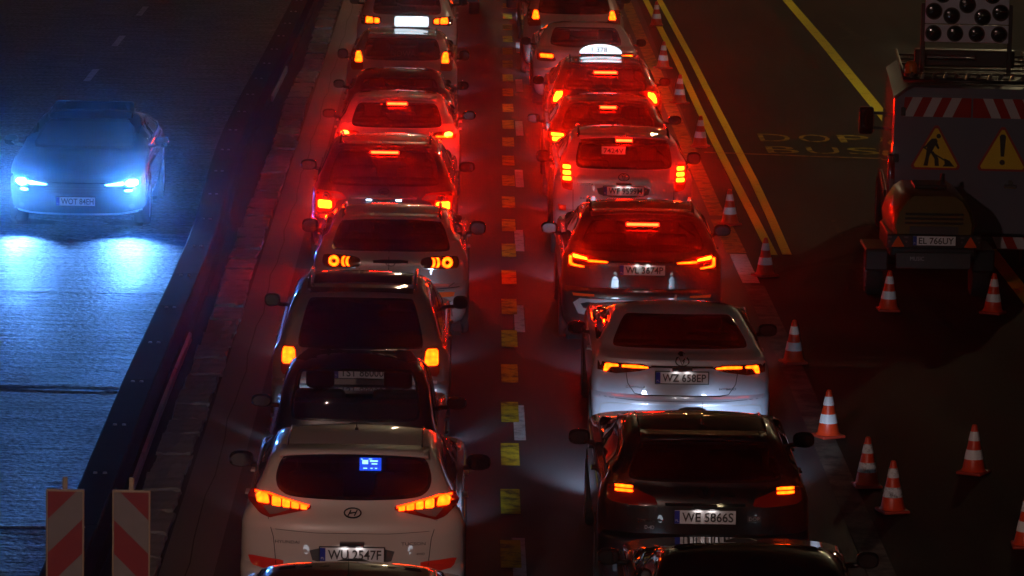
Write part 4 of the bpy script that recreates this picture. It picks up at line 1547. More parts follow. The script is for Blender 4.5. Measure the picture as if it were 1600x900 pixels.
c.emblem(0, 1.0, .065, .032, 'chrome', [[(-.6, .1), (.6, .1)], [(-.5, -.3), (.5, -.3)]])
c.patch('chrome_bar', rect(-.42, .42, .905, .925), 'r', MT['chrome'], .02, .02, .1)
for sx in (-1, 1):
    bm = bmesh.new(); add_box(bm, (0, 0, 0), (.07, .03, .014), .003)
    o = from_bm('plate_lamp', bm, MT['plate_lamp'], c.root); p = c.hit(sx * .19, .89, 'r'); o.location = (sx * .19, p.y - .022, .892)
c.plate(.80, 'WN 4471A')
c.third(1.475, .175, h=.030, proud=.05)
c.spoiler(.10, .64); c.rails('gloss_black', .62, .04); c.handles(); c.finish_body()

# L6: pale hatchback braking hard
c = Car('hatchback_car', 'pale hatchback with glaring red brake lights behind the white taxi and the low dark car', 'hatchback', (-.99, 63.0, 0),
        dict(L=4.05, W=1.80, H=1.42, zb=1.0, paint='white', rake=1.0, edge=.025, tg=.09))
c.glazing(hex_win(.66, .57, 1.05, 1.33), tint='g_dark')
c.underpinnings(); c.mirrors(w=.22, h=.15, y=2.3, z=1.0, out=.02); c.cabin(); c.headlights(HEAD_W)
c.lamp([(-.86, 1.02), (-.55, 1.0), (-.47, .93), (-.60, .90), (-.84, .90)], [('brake_hot', ellipse(-.735, .965, .06, .034, 12)), ('tail_amber', [(-.80, .945), (-.56, .955), (-.55, .93), (-.79, .915)])], 'lens_red', sm=1)
c.third(1.375, .14, h=.034, proud=.05); c.plate(.80, 'WY 61290'); c.antenna(0); c.spoiler(.10, .62)
c.strip('tailgate_seam', [(-.60, .93), (-.56, .64), (.56, .64), (.60, .93)], 'r', MT['seam'])
c.handles(); c.finish_body()

# L7: low dark car squeezed in
c = Car('hatchback_car', 'low dark car with only roof and rear window showing, behind the pale taxi', 'car', (-1.03, 67.3, 0),
        dict(L=3.9, W=1.72, H=1.30, zb=.93, paint='dark', rake=1.0, edge=.02, tg=.08))
c.glazing(hex_win(.62, .56, .97, 1.22), tint='g_mid')
c.underpinnings(); c.mirrors(w=.20, h=.15, z=.98); c.cabin(); c.headlights(HEAD_W * .8)
c.lamp([(-.82, .92), (-.58, .91), (-.57, .80), (-.81, .78)], [('brake', [(-.79, .89), (-.66, .89), (-.66, .82), (-.79, .82)])])
c.plate(.72, 'WB 10724'); c.handles(); c.finish_body()

# L8: white taxi with a box sign
c = Car('taxi', 'pale taxi in the left lane under the box-shaped roof sign', 'taxi', (-1.06, 71.9, 0),
        dict(L=4.35, W=1.80, H=1.46, zb=1.05, paint='beige', rake=.85, edge=.025, tg=.08))
c.glazing(hex_win(.64, .57, 1.09, 1.38), tint='g_dark')
c.underpinnings(); c.mirrors(w=.20, h=.19, y=2.0, z=1.0); c.cabin(); c.headlights(HEAD_W * .9)
c.lamp([(-.83, 1.24), (-.69, 1.25), (-.63, 1.04), (-.62, .94), (-.82, .92)], [('tail_amber', [(-.74, 1.215), (-.67, 1.22), (-.635, 1.055), (-.765, 1.05)])], 'lens_red', sm=1, grid=.05)
c.plate(.82, 'WX 3309C'); c.rails('chrome', .60, .03, .014); c.spoiler(.08, .62)
c.word('NOWA', .02, 1.20, .40, .09, mat='trim', proud=.02)
c.handles(); c.finish_body()
tx = c
sgn_ = empty('taxi_roof_sign', (-1.06 + .135, 73.15, c.hit(.135, 1.25, 't').z), 0, 'bright white rounded box sign on the roof of the pale taxi in the left lane', 'taxi sign')
bm = bmesh.new(); add_box(bm, (0, 0, .105), (.56, .14, .165), .035, seg=3)
from_bm('lit_box', bm, MT['sign_white'], sgn_, smooth=True, angle=40)
bm = bmesh.new(); add_box(bm, (0, 0, .012), (.60, .17, .026), .006)
for a in (-.2, .2): add_cyl(bm, (a, 0, -.01), (a, 0, .012), .04, .03, 10)
from_bm('sign_foot', bm, MT['black'], sgn_)

# L9: dark estate
c = Car('estate_car', 'car with paired amber tail lights at the top edge ahead of the pale taxi', 'car', (-1.10, 80.0, 0),
        dict(L=4.4, W=1.80, H=1.50, zb=1.0, paint='silver', rake=.85, edge=.02, tg=.08))
c.glazing(hex_win(.63, .56, 1.07, 1.40), tint='g_dark')
c.underpinnings(); c.mirrors(w=.20, h=.15); c.cabin(); c.headlights(HEAD_W * .8)
c.lamp([(-.83, 1.05), (-.46, 1.03), (-.46, .90), (-.82, .88)], [('tail_amber', [(-.73, 1.03), (-.61, 1.02), (-.60, .92), (-.74, .92)]), ('tail_amber', [(-.58, 1.015), (-.49, 1.0), (-.49, .925), (-.58, .92)])], 'lens_dark', sm=1)
c.plate(.80, 'WA 7715E'); c.handles(); c.finish_body()


def box_vehicle(name, label, cat, x, y, W, H, L, z0, mat, group, lights=True):
    """delivery van or lorry seen from behind: box body, twin doors, lamps, bumper, wheels"""
    r = empty(name, (x, y, 0), 0, label, cat, group)
    bm = bmesh.new(); add_box(bm, (0, L / 2, z0 + (H - z0) / 2), (W, L, H - z0), .06, seg=3)
    from_bm('body', bm, mat, r, smooth=True, angle=40)
    for s_ in (-1, 1):
        bm = bmesh.new(); add_box(bm, (s_ * W * .235, -.012, z0 + (H - z0) * .5), (W * .455, .03, (H - z0) * .86), .012)
        d = from_bm('rear_door', bm, mat, r, smooth=True, angle=40)
        for hz in (.25, .6):
            bm = bmesh.new(); add_box(bm, (s_ * W * .465, -.03, z0 + (H - z0) * hz), (.05, .03, .10), .006); from_bm('hinge', bm, MT['black'], d)
        bm = bmesh.new(); add_box(bm, (s_ * W * .465, -.03, z0 + .02), (.09, .05, .16), .01)
        l = from_bm('tail_light', bm, MT['lens_red'], r)
        bm = bmesh.new(); add_box(bm, (s_ * W * .465, -.058, z0 + .03), (.07, .01, .07), .003); from_bm('lit_lens', bm, MT['tail_amber'], l)
    bm = bmesh.new(); add_box(bm, (0, -.04, z0 - .10), (W * .98, .12, .16), .02)
    from_bm('rear_bumper', bm, MT['trim'], r)
    for yy_ in (.9, L - 1.0):
        for s_ in (-1, 1):
            o = bpy.data.objects.new('wheel', tyre_mesh()); COL.objects.link(o); o.parent = r
            o.location = (s_ * (W / 2 - .13), yy_, .35); o.scale = (s_, 1.06, 1.06)
            q = bpy.data.objects.new('rim', rim_mesh()); COL.objects.link(q); q.parent = o
    bm = bmesh.new(); add_box(bm, (0, L / 2, z0 - .02), (W * .8, L * .9, .2), .03); from_bm('chassis', bm, MT['black'], r)
    return r


QG = 'cars queueing between the barrier and the cones'
box_vehicle('delivery_van', 'white van whose lower rear corner shows at the top edge ahead of the left lane', 'van', -.80, 91.0, 2.1, 2.5, 5.2, .52, P['white'], QG)

# ---------------------------------------------------------------- the queue, right lane
c = Car('sedan', 'glossy black car cut off by the bottom edge, lamp reflections along its roof', 'car', (2.20, 31.75, 0),
        dict(L=4.6, W=1.84, H=1.42, zb=.98, paint='black', type='sedan', zd=1.03))
c.glazing(hex_win(.66, .56, 1.08, 1.30), tint='g_dark', side='g_dark'); c.underpinnings(); c.mirrors(); c.cabin(); c.headlights(HEAD_W * .45)
c.lamp([(-.86, .95), (-.55, .94), (-.52, .82), (-.85, .80)], [[(-.82, .92), (-.62, .91), (-.62, .85), (-.82, .84)]])
c.handles(); c.finish_body()

# R1: black estate
c = Car('estate_car', 'black estate with short double amber bars of light, last but one in the right lane', 'estate car', (2.08, 37.22, 0),
        dict(L=4.6, W=1.82, H=1.44, zb=1.05, paint='black', rake=1.0, edge=.02, tg=.09, n=2.8))
c.glazing(hex_win(.68, .57, 1.12, 1.37), tint='g_dark', side='g_dark')
c.underpinnings(); c.mirrors(w=.22, h=.16, z=1.05, y=2.6); c.cabin(); c.headlights(HEAD_W * 6.0, z=.70)
c.lamp([(-.83, 1.08), (-.60, 1.06), (-.43, 1.0), (-.40, .94), (-.52, .925), (-.83, .95)], [('tail_amber', rect(-.765, -.615, 1.062, 1.082)), ('tail_amber', rect(-.765, -.615, 1.032, 1.052))], 'lens_red', sm=1, grid=.06)
c.plate(.845, 'WE 5866S')
c.patch('chrome_bar', rect(-.34, .34, .935, .958), 'r', MT['gloss_black'], .02, .02, .1)
e = c.emblem(0, 1.045, .07, .045, 'chrome', [[(-.45, .55), (0, .1), (.45, .55)], [(0, .9), (-.28, .2), (0, -.9), (.28, .2), (0, .9)]], t=.008)
c.word('TOYOTA', -.50, .80, .15, .024); c.word('D-4D', -.47, .745, .08, .03, mat='silver_trim'); c.word('AVENSIS', .20, 1.02, .12, .018)
c.patch('sticker', rect(.36, .48, .80, .855), 'r', MT['trim'], .003, .0, .2)
c.word('DOP', .42, .828, .09, .03, mat='silver_trim')
c.strip('tailgate_seam', [(-.62, .93), (-.58, .72), (-.5, .69), (.5, .69), (.58, .72), (.62, .93)], 'r', MT['seam'])
c.lamp([(-.68, .525), (-.49, .52), (-.49, .475), (-.66, .475)], [], 'reflector_orange', sm=0, name='reflector')
c.patch('lower_bumper', [(-.78, .45), (.78, .45), (.76, .26), (-.76, .26)], 'r', MT['trim'], .004, .01, .12)
c.antenna(0); c.spoiler(.10, .60); c.rails('gloss_black', .60, .012, .010); c.handles(); c.finish_body()

# R2: silver sedan
c = Car('sedan', 'silver sedan with thin wide tail lights and oval badge above its white plate', 'sedan', (2.19, 43.95, 0),
        dict(L=4.6, W=1.79, H=1.38, zb=.99, paint='silver_b', type='sedan', zd=1.05, edge=.02, n=2.7))
c.glazing([(-.70, 1.10), (-.6, 1.085), (.6, 1.085), (.70, 1.10), (.56, 1.28), (.48, 1.305), (-.48, 1.305), (-.56, 1.28)], tint='g_dark', side='g_dark')
c.underpinnings(); c.mirrors(w=.22, h=.15, y=2.35, z=.99); c.cabin(); c.headlights(HEAD_W * 1.1)
lo = c.lamp([(-.84, 1.0), (-.40, 1.0), (-.30, .965), (-.42, .925), (-.66, .89), (-.84, .91)],
            [('tail_amber', [(-.60, .985), (-.44, .985), (-.335, .968), (-.345, .953), (-.60, .957)]),
             ('tail_amber', [(-.765, .99), (-.635, .985), (-.635, .962), (-.715, .955), (-.745, .905), (-.785, .905)])], 'lens_dark', sm=0)
c.patch('chrome_bar', rect(-.31, .31, .965, .985), 'r', MT['gloss_black'], .012, .015, .1)
c.plate(.868, 'WZ 658EP', surround=True)
c.emblem(0, 1.028, .066, .042, 'chrome', [[(-.45, .55), (0, .1), (.45, .55)], [(0, .9), (-.28, .2), (0, -.9), (.28, .2), (0, .9)]], t=.012)
c.strip('lid_seam', [(-.56, .925), (-.54, .80), (-.47, .70), (-.38, .685), (.38, .685), (.47, .70), (.54, .80), (.56, .925)], 'r', MT['seam'], .008)
c.word('COROLLA', -.46, .765, .20, .026, 'chrome'); c.word('HYBRID', .46, .755, .17, .022, 'chrome')
c.strip('bumper_line', [(-.82, .66), (-.4, .64), (.4, .64), (.82, .66)], 'r', MT['seam'], .004)
c.lamp([(-.80, .415), (-.58, .42), (-.58, .385), (-.79, .37)], [], 'reflector_orange', sm=0, name='reflector')
for sx in (-1, 1):
    c.strip('bumper_crease', [(sx * .84, .40), (sx * .80, .58), (sx * .72, .60), (sx * .50, .60)], 'r', MT['silver_trim'], .012, .006)
c.patch('diffuser', [(-.58, .44), (.58, .44), (.66, .25), (-.66, .25)], 'r', MT['trim'], .004, .01, .12)
c.antenna(0, 1.75, fin=True); c.handles(); c.finish_body()

# R3: dark SUV with C-shaped lamps
c = Car('suv', 'dark SUV with C-shaped tail lights, high brake light and silver lower bumper trim', 'SUV', (2.05, 50.86, 0),
        dict(L=4.35, W=1.86, H=1.50, zb=1.07, paint='dark', rake=1.0, edge=.02, tg=.09))
c.glazing(hex_win(.74, .59, 1.10, 1.40), tint='g_dark', side='g_dark')
c.underpinnings(); c.mirrors(w=.23, h=.16, z=1.07, y=2.3); c.cabin(); c.headlights(HEAD_W * 1.5)
c.lamp([(-.875, 1.07), (-.62, 1.06), (-.38, 1.0), (-.42, .965), (-.86, .90)],
       [('brake', [(-.80, 1.065), (-.635, 1.03), (-.635, 1.005), (-.80, 1.025)]), ('tail_amber', [(-.635, 1.012), (-.40, .995), (-.40, .980), (-.635, .985)]),
        ('tail_amber', [(-.845, 1.04), (-.81, 1.04), (-.81, .955), (-.67, .935), (-.67, .918), (-.845, .935)])], 'lens_red', sm=0)
c.plate(.905, 'WL 3674P')
c.patch('chrome_bar', rect(-.36, .36, .985, 1.0), 'r', MT['gloss_black'], .012, .01, .1)
c.strip('tailgate_seam', [(-.62, .93), (-.60, .70), (.60, .70), (.62, .93)], 'r', MT['seam'])
c.strip('tailgate_crease', [(-.60, .80), (0, .775), (.60, .80)], 'r', MT['seam'], .004)
c.lamp([(-.80, .63), (-.55, .625), (-.55, .60), (-.79, .595)], [], 'reflector_orange', sm=0, name='reflector')
dp = c.patch('diffuser', chaikin([(-.82, .575), (-.40, .565), (.40, .565), (.82, .575), (.70, .33), (-.70, .33)], 1), 'r', MT['silver_trim'], .012, .02, .10)
for sx in (-1, 1):
    q = chaikin([(sx * .72, .535), (sx * .38, .52), (sx * .30, .50), (sx * .40, .44), (sx * .66, .44)], 1)
    c.patch('exhaust_surround', q if sx > 0 else q[::-1], 'r', MT['black'], .016, .004, .10, parent=dp)
c.patch('diffuser_centre', rect(-.28, .28, .33, .50), 'r', MT['black'], .016, .004, .12, parent=dp)
c.third(1.405, .185, h=.032, proud=.06)
c.rails('gloss_black', .64, .045, .018); c.spoiler(.12, .64); c.handles(); c.finish_body()

# R4: silver SUV with a sticker in the window
c = Car('suv', 'silver SUV with a printed number sticker in its rear window and stacked tail lights', 'SUV', (2.05, 57.45, 0),
        dict(L=4.35, W=1.82, H=1.60, zb=1.17, paint='silver', rake=.75, edge=.025, tg=.10, n=3.2))
c.glazing(hex_win(.64, .58, 1.215, 1.545), tint='g_dark', side='g_dark')
c.underpinnings(); c.mirrors(w=.21, h=.19, y=2.4, z=1.10); c.cabin(); c.headlights(HEAD_W * .6)
c.lamp([(-.82, 1.28), (-.69, 1.285), (-.655, 1.0), (-.67, .93), (-.80, .96)],
       [('brake', rect(-.79, -.69, 1.205, 1.255)), ('brake', rect(-.79, -.685, 1.135, 1.185)), ('brake', rect(-.79, -.68, 1.065, 1.115))], 'lens_red', sm=1, grid=.05)
c.plate(.945, 'WF 9599M')
c.patch('plate_recess', chaikin([(-.36, 1.01), (.36, 1.01), (.31, .86), (-.31, .86)], 1), 'r', MT['trim'], .001, 0, .1)
c.emblem(0, 1.12, .07, .045, 'chrome', [[(-.45, .55), (0, .1), (.45, .55)], [(0, .9), (-.28, .2), (0, -.9), (.28, .2), (0, .9)]], t=.009)
c.word('TOYOTA', -.50, 1.02, .22, .035, 'chrome'); c.word('RAV4', -.50, .84, .12, .024); c.word('VVT-i', .50, .84, .12, .024)
c.strip('tailgate_seam', [(-.655, .95), (-.65, .60), (-.60, .52), (.60, .52), (.65, .60), (.655, .95)], 'r', MT['seam'], .008)
c.lamp([(-.85, .745), (-.74, .74), (-.74, .675), (-.83, .67)], [('reflector_glow', [(-.83, .735), (-.75, .73), (-.75, .685), (-.82, .68)])], 'reflector', sm=0, name='reflector')  # low reflector given a dim emission of its own
c.third(1.575, .105, h=.032, proud=.05)
p = c.hit(-.135, 1.45, 'r')
st = c.patch('window_sticker', rect(-.29, .02, 1.40, 1.495), 'r', MT['paper'], .012, .0, .2)
text_obj('sticker_lettering', '7424V', MT['ink'], st, (-.135, min(c.hit(-.135, 1.40, 'r').y, c.hit(-.135, 1.495, 'r').y) - .03, 1.448), .26, .065, 'r', .001, .0012, rot=Matrix.Rotation(R(-20), 4, 'X'))
c.rails('gloss_black', .64, .045, .018); c.spoiler(.09, .64)
for i in range(4):
    bm = bmesh.new(); add_box(bm, (0, 0, 0), (.03, .03, .02), .006)
    o = from_bm('roof_stud', bm, MT['chrome'], c.root); xx = -.36 + .24 * i; o.location = (xx, 1.35, c.hit(xx, 1.35, 't').z + .006)
c.handles(); c.finish_body()

# R5: dark hatchback, braking
c = Car('hatchback_car', 'dark braking hatchback between the silver SUV and the dark taxi', 'hatchback', (2.02, 63.25, 0),
        dict(L=4.0, W=1.80, H=1.40, zb=1.0, paint='dark', rake=1.0, edge=.02, tg=.09))
c.glazing(hex_win(.68, .57, 1.03, 1.31), tint='g_dark', side='g_dark')
c.underpinnings(); c.mirrors(w=.22, h=.15, z=.97, y=2.1, out=.03); c.cabin(); c.headlights(HEAD_W * .7)
c.lamp([(-.87, 1.0), (-.60, .99), (-.58, .86), (-.86, .84)], [('brake', [(-.81, .985), (-.63, .98), (-.63, .94), (-.81, .94)]), ('brake', [(-.80, .925), (-.68, .93), (-.63, .91), (-.64, .875), (-.79, .865)])], 'lens_red', sm=1)
c.third(1.345, .115, h=.034, proud=.05); c.plate(.82, 'WD 2290L'); c.spoiler(.1, .62); c.handles(); c.finish_body()

# R6: dark taxi with an oval sign
c = Car('taxi', 'dark taxi in the right lane under the oval roof sign', 'taxi', (2.12, 68.1, 0),
        dict(L=4.4, W=1.78, H=1.44, zb=1.0, paint='black', rake=1.0, edge=.02, tg=.09))
c.glazing(hex_win(.66, .57, 1.06, 1.35), tint='g_dark', side='g_dark')
c.underpinnings(); c.mirrors(w=.20, h=.15, z=1.0, y=2.2); c.cabin(); c.headlights(HEAD_W * .8)
c.lamp([(-.82, 1.05), (-.68, 1.07), (-.50, 1.06), (-.58, .98), (-.72, .86), (-.84, .86)], [('brake', [(-.75, 1.04), (-.65, 1.05), (-.66, .98), (-.73, .89), (-.80, .885), (-.79, .96)])], 'lens_red', sm=1)
c.third(1.335, .175, h=.034, proud=.05); c.plate(.80, 'WT 90412'); c.spoiler(.1, .60); c.rails('gloss_black', .6, .03); c.handles(); c.finish_body()
sgn_ = empty('taxi_roof_sign', (2.12 - .05, 69.45, c.hit(-.05, 1.35, 't').z), 0, 'bright white oval dome sign on the roof of the dark taxi in the right lane', 'taxi sign')
prof_ = [(.33 * math.cos(t), .035 + .135 * math.sin(t)) for t in [math.pi * i / 22 for i in range(23)]]
bm = bmesh.new(); add_prism(bm, prof_, -.06, .06)
bmesh.ops.bevel(bm, geom=[e for e in bm.edges if abs((e.verts[0].co - e.verts[1].co).y) < .01], offset=.015, segments=2, affect='EDGES')
from_bm('lit_dome', bm, MT['sign_white'], sgn_, smooth=True, angle=50)
bm = bmesh.new(); add_box(bm, (0, 0, .018), (.66, .15, .030), .008)
for a in (-.2, .2): add_cyl(bm, (a, 0, -.01), (a, 0, .006), .04, .03, 10)
from_bm('sign_foot', bm, MT['lens_dark'], sgn_)
text_obj('sign_lettering', '1 378', MT['ink'], sgn_, (-.02, -.068, .095), .24, .075, 'r', .001)

# R7: silver sedan, clear glass
c = Car('sedan', 'silver sedan with clear windows and dark headrests ahead of the taxi with the oval sign', 'sedan', (2.0, 75.0, 0),
        dict(L=4.35, W=1.78, H=1.34, zb=.95, paint='silver', type='sedan', zd=1.0, edge=.02))
c.glazing(hex_win(.62, .54, 1.02, 1.26), tint='g_clear', front='g_clear')
c.underpinnings(); c.mirrors(w=.20, h=.15, z=.93, y=2.2); c.cabin(); c.headlights(HEAD_W * 1.3)
c.lamp([(-.84, .96), (-.56, .955), (-.50, .80), (-.83, .80)], [('tail_amber', [(-.78, .925), (-.56, .92), (-.55, .86), (-.77, .86)])], 'lens_red', sm=1)
c.plate(.80, 'WW 5140J'); c.handles(); c.finish_body()

# R8: dark beige SUV
c = Car('suv', 'brownish SUV with amber tail lights at the top edge ahead of the silver sedan', 'SUV', (1.9, 80.0, 0),
        dict(L=4.5, W=1.82, H=1.58, zb=1.08, paint='beige', rake=.85, edge=.02, tg=.09))
c.glazing(hex_win(.66, .58, 1.13, 1.49), tint='g_dark', side='g_dark')
c.underpinnings(); c.mirrors(w=.20, h=.15); c.cabin(); c.headlights(HEAD_W * .8)
c.lamp([(-.84, 1.20), (-.66, 1.21), (-.60, 1.02), (-.60, .92), (-.83, .90)], [('tail_amber', [(-.72, 1.19), (-.655, 1.19), (-.62, 1.04), (-.76, 1.035)])], 'lens_red', sm=1)
c.plate(.80, 'WZ 6A20'); c.handles(); c.rails('chrome', .62, .03); c.finish_body()

# R9: next car, its left lamp just shows
c = Car('hatchback_car', 'dark red car whose one amber lamp shows left of the brownish SUV', 'car', (1.88, 86.0, 0),
        dict(L=4.2, W=1.78, H=1.46, zb=1.0, paint='red', rake=.9, edge=.02))
c.glazing(hex_win(.64, .56, 1.06, 1.36), tint='g_dark', side='g_dark')
c.underpinnings(); c.mirrors(); c.cabin(); c.headlights(HEAD_W * .8)
c.lamp([(-.84, 1.0), (-.58, .99), (-.57, .86), (-.83, .84)], [('tail_amber', [(-.80, .98), (-.60, .97), (-.60, .89), (-.80, .88)])], 'lens_red', sm=1)
c.plate(.78, 'WH 5012R'); c.handles(); c.finish_body()
box_vehicle('box_lorry', 'pale box lorry lit red from behind at the top edge ahead of the right lane', 'lorry', 2.02, 92.6, 2.5, 3.0, 6.5, .55, P['white'], QG)

# ---------------------------------------------------------------- oncoming car
c = Car('oncoming_car', 'oncoming car with dazzling blue-white headlights on the left carriageway', 'car', (-5.22, 59.55 + 4.4, 0),
        dict(L=4.4, W=1.86, H=1.33, zb=.94, paint='bluegrey', rake=.9, edge=.02, yc=.6), rz=math.pi, group='')
c.root['group'] = 'the one oncoming car'
del c.root['group']
c.glazing(hex_win(.64, .56, 1.06, 1.40), tint='g_dark', front='g_dark')
c.underpinnings(); c.mirrors(w=.22, h=.16); c.cabin(); c.rails('chrome', .62, .04, .014)
L_ = c.L; hw = c.W / 2
for sx in (-1, 1):
    pl = [(sx * .38, .665), (sx * .60, .715), (sx * .90, .74), (sx * .91, .64), (sx * .62, .60), (sx * .40, .635)]
    if sx < 0: pl = pl[::-1]
    o = c.patch('headlight', pl, 'f', MT['lens_clear'], .008, .02, .07)
    c.patch('headlight_lens', ellipse(sx * .74, .665, .085, .045, 14), 'f', MT['head_blue'], .014, .0, .2, parent=o)
    q = [(sx * .38, .648), (sx * .62, .685), (sx * .66, .655), (sx * .62, .635), (sx * .40, .635)]
    c.patch('running_light', q if sx > 0 else q[::-1], 'f', MT['drl_blue'], .016, .0, .1, parent=o)
    q = ellipse(sx * .70, .565, .06, .018, 10)
    c.patch('running_light', q if sx > 0 else q[::-1], 'f', MT['drl_blue'], .016, .0, .1, parent=o)
    p = c.hit(sx * .74, .665, 'f')
    ld = bpy.data.lights.new('dipped_beam', 'SPOT')
    ld.energy = ONC_W; ld.color = (0.12, 0.36, 1.0); ld.spot_size = R(62); ld.spot_blend = 1.0; ld.shadow_soft_size = .05
    lo_ = bpy.data.objects.new('dipped_beam', ld); COL.objects.link(lo_); lo_.parent = o
    lo_.location = (sx * .74, p.y + .06, .66); lo_.rotation_euler = (R(90 - 19), 0, 0)
    q = chaikin([(sx * .56, .40), (sx * .84, .44), (sx * .84, .28), (sx * .60, .26)], 1)
    f_ = c.patch('fog_lamp_recess', q if sx > 0 else q[::-1], 'f', MT['black'], .004, .01, .1)
    c.patch('fog_lamp', ellipse(sx * .74, .345, .04, .035, 10), 'f', MT['lens_clear'], .012, .0, .2, parent=f_)
c.patch('grille', chaikin([(-.40, .52), (.40, .52), (.48, .66), (.36, .72), (-.36, .72), (-.48, .66)], 1), 'f', MT['black'], .005, .01, .08)
for i in range(4):
    c.strip('grille_bar', [(-.42 + .01 * i, .56 + .035 * i), (.42 - .01 * i, .56 + .035 * i)], 'f', MT['chrome'] if i == 3 else MT['trim'], .012, .012)
c.patch('front_intake', chaikin([(-.55, .27), (.55, .27), (.48, .44), (-.48, .44)], 1), 'f', MT['black'], .005, .01, .1)
c.strip('bumper_lip', [(-.86, .27), (-.6, .235), (0, .225), (.6, .235), (.86, .27)], 'f', MT['silver_trim'], .035, .014)
c.plate(.42, 'WOT 84EH', ax='f', proud=.012)
c.strip('bonnet_seam', [(-.80, .80), (-.5, .775), (0, .765), (.5, .775), (.80, .80)], 'f', MT['seam'], .008)
c.lamp([(-.84, 1.0), (-.58, .99), (-.57, .86), (-.83, .84)], [[(-.80, .98), (-.60, .97), (-.60, .89), (-.80, .88)]], 'lens_red', sm=1)
c.handles(); c.finish_body()

# ---------------------------------------------------------------- works van with an arrow board, and its trailer
van = empty('works_van', (6.47, 57.0, 0), R(-3.6), 'white works van with red and white stripes and two yellow triangles on its rear doors', 'van')
VW, VL, VH = 2.08, 5.3, 2.42
hwv = VW / 2


def van_section(y):
    t = y / VL
    top = VH if t < .74 else VH - (t - .74) / .26 * 1.25
    tw = .86 if t < .74 else .86 - (t - .74) * .3
    w = hwv * (1 - .05 * max(0, t - .8) / .2)
    nose = 1.0 if t < .97 else .94
    pts = [(w * .93, .38), (w, .50), (w, 1.15 if top > 1.5 else .8), (w * .965, min(1.7, top - .35)), (w * tw / .9, top - .16), (w * tw * .95, top - .05), (w * tw * .85, top)]
    return [(a * nose, y, b) for a, b in pts]


V, F = [], []
ysv = [0, .04, .3, 1.2, 2.2, 3.2, 3.9, 4.2, 4.5, 4.75, 4.95, 5.15, 5.26, 5.3]
for y in ysv:
    pr = van_section(y)
    if y == 0: pr = [(a * .985, 0, (b - 1.4) * .99 + 1.4) for a, _, b in pr]
    ring = [(-a, yy_, b) for a, yy_, b in pr] + [(a, yy_, b) for a, yy_, b in reversed(pr)]
    V += ring
m = 14
for i in range(len(ysv) - 1):
    for k in range(m):
        F.append((i * m + k, i * m + (k + 1) % m, (i + 1) * m + (k + 1) % m, (i + 1) * m + k))
F.append(tuple(range(m))); F.append(tuple(range((len(ysv) - 1) * m, len(ysv) * m))[::-1])
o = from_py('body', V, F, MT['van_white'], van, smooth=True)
o.data.set_sharp_from_angle(angle=R(35))
bmf = bmesh.new(); bmf.from_mesh(o.data); bmesh.ops.recalc_face_normals(bmf, faces=bmf.faces); bmf.to_mesh(o.data); bmf.free()

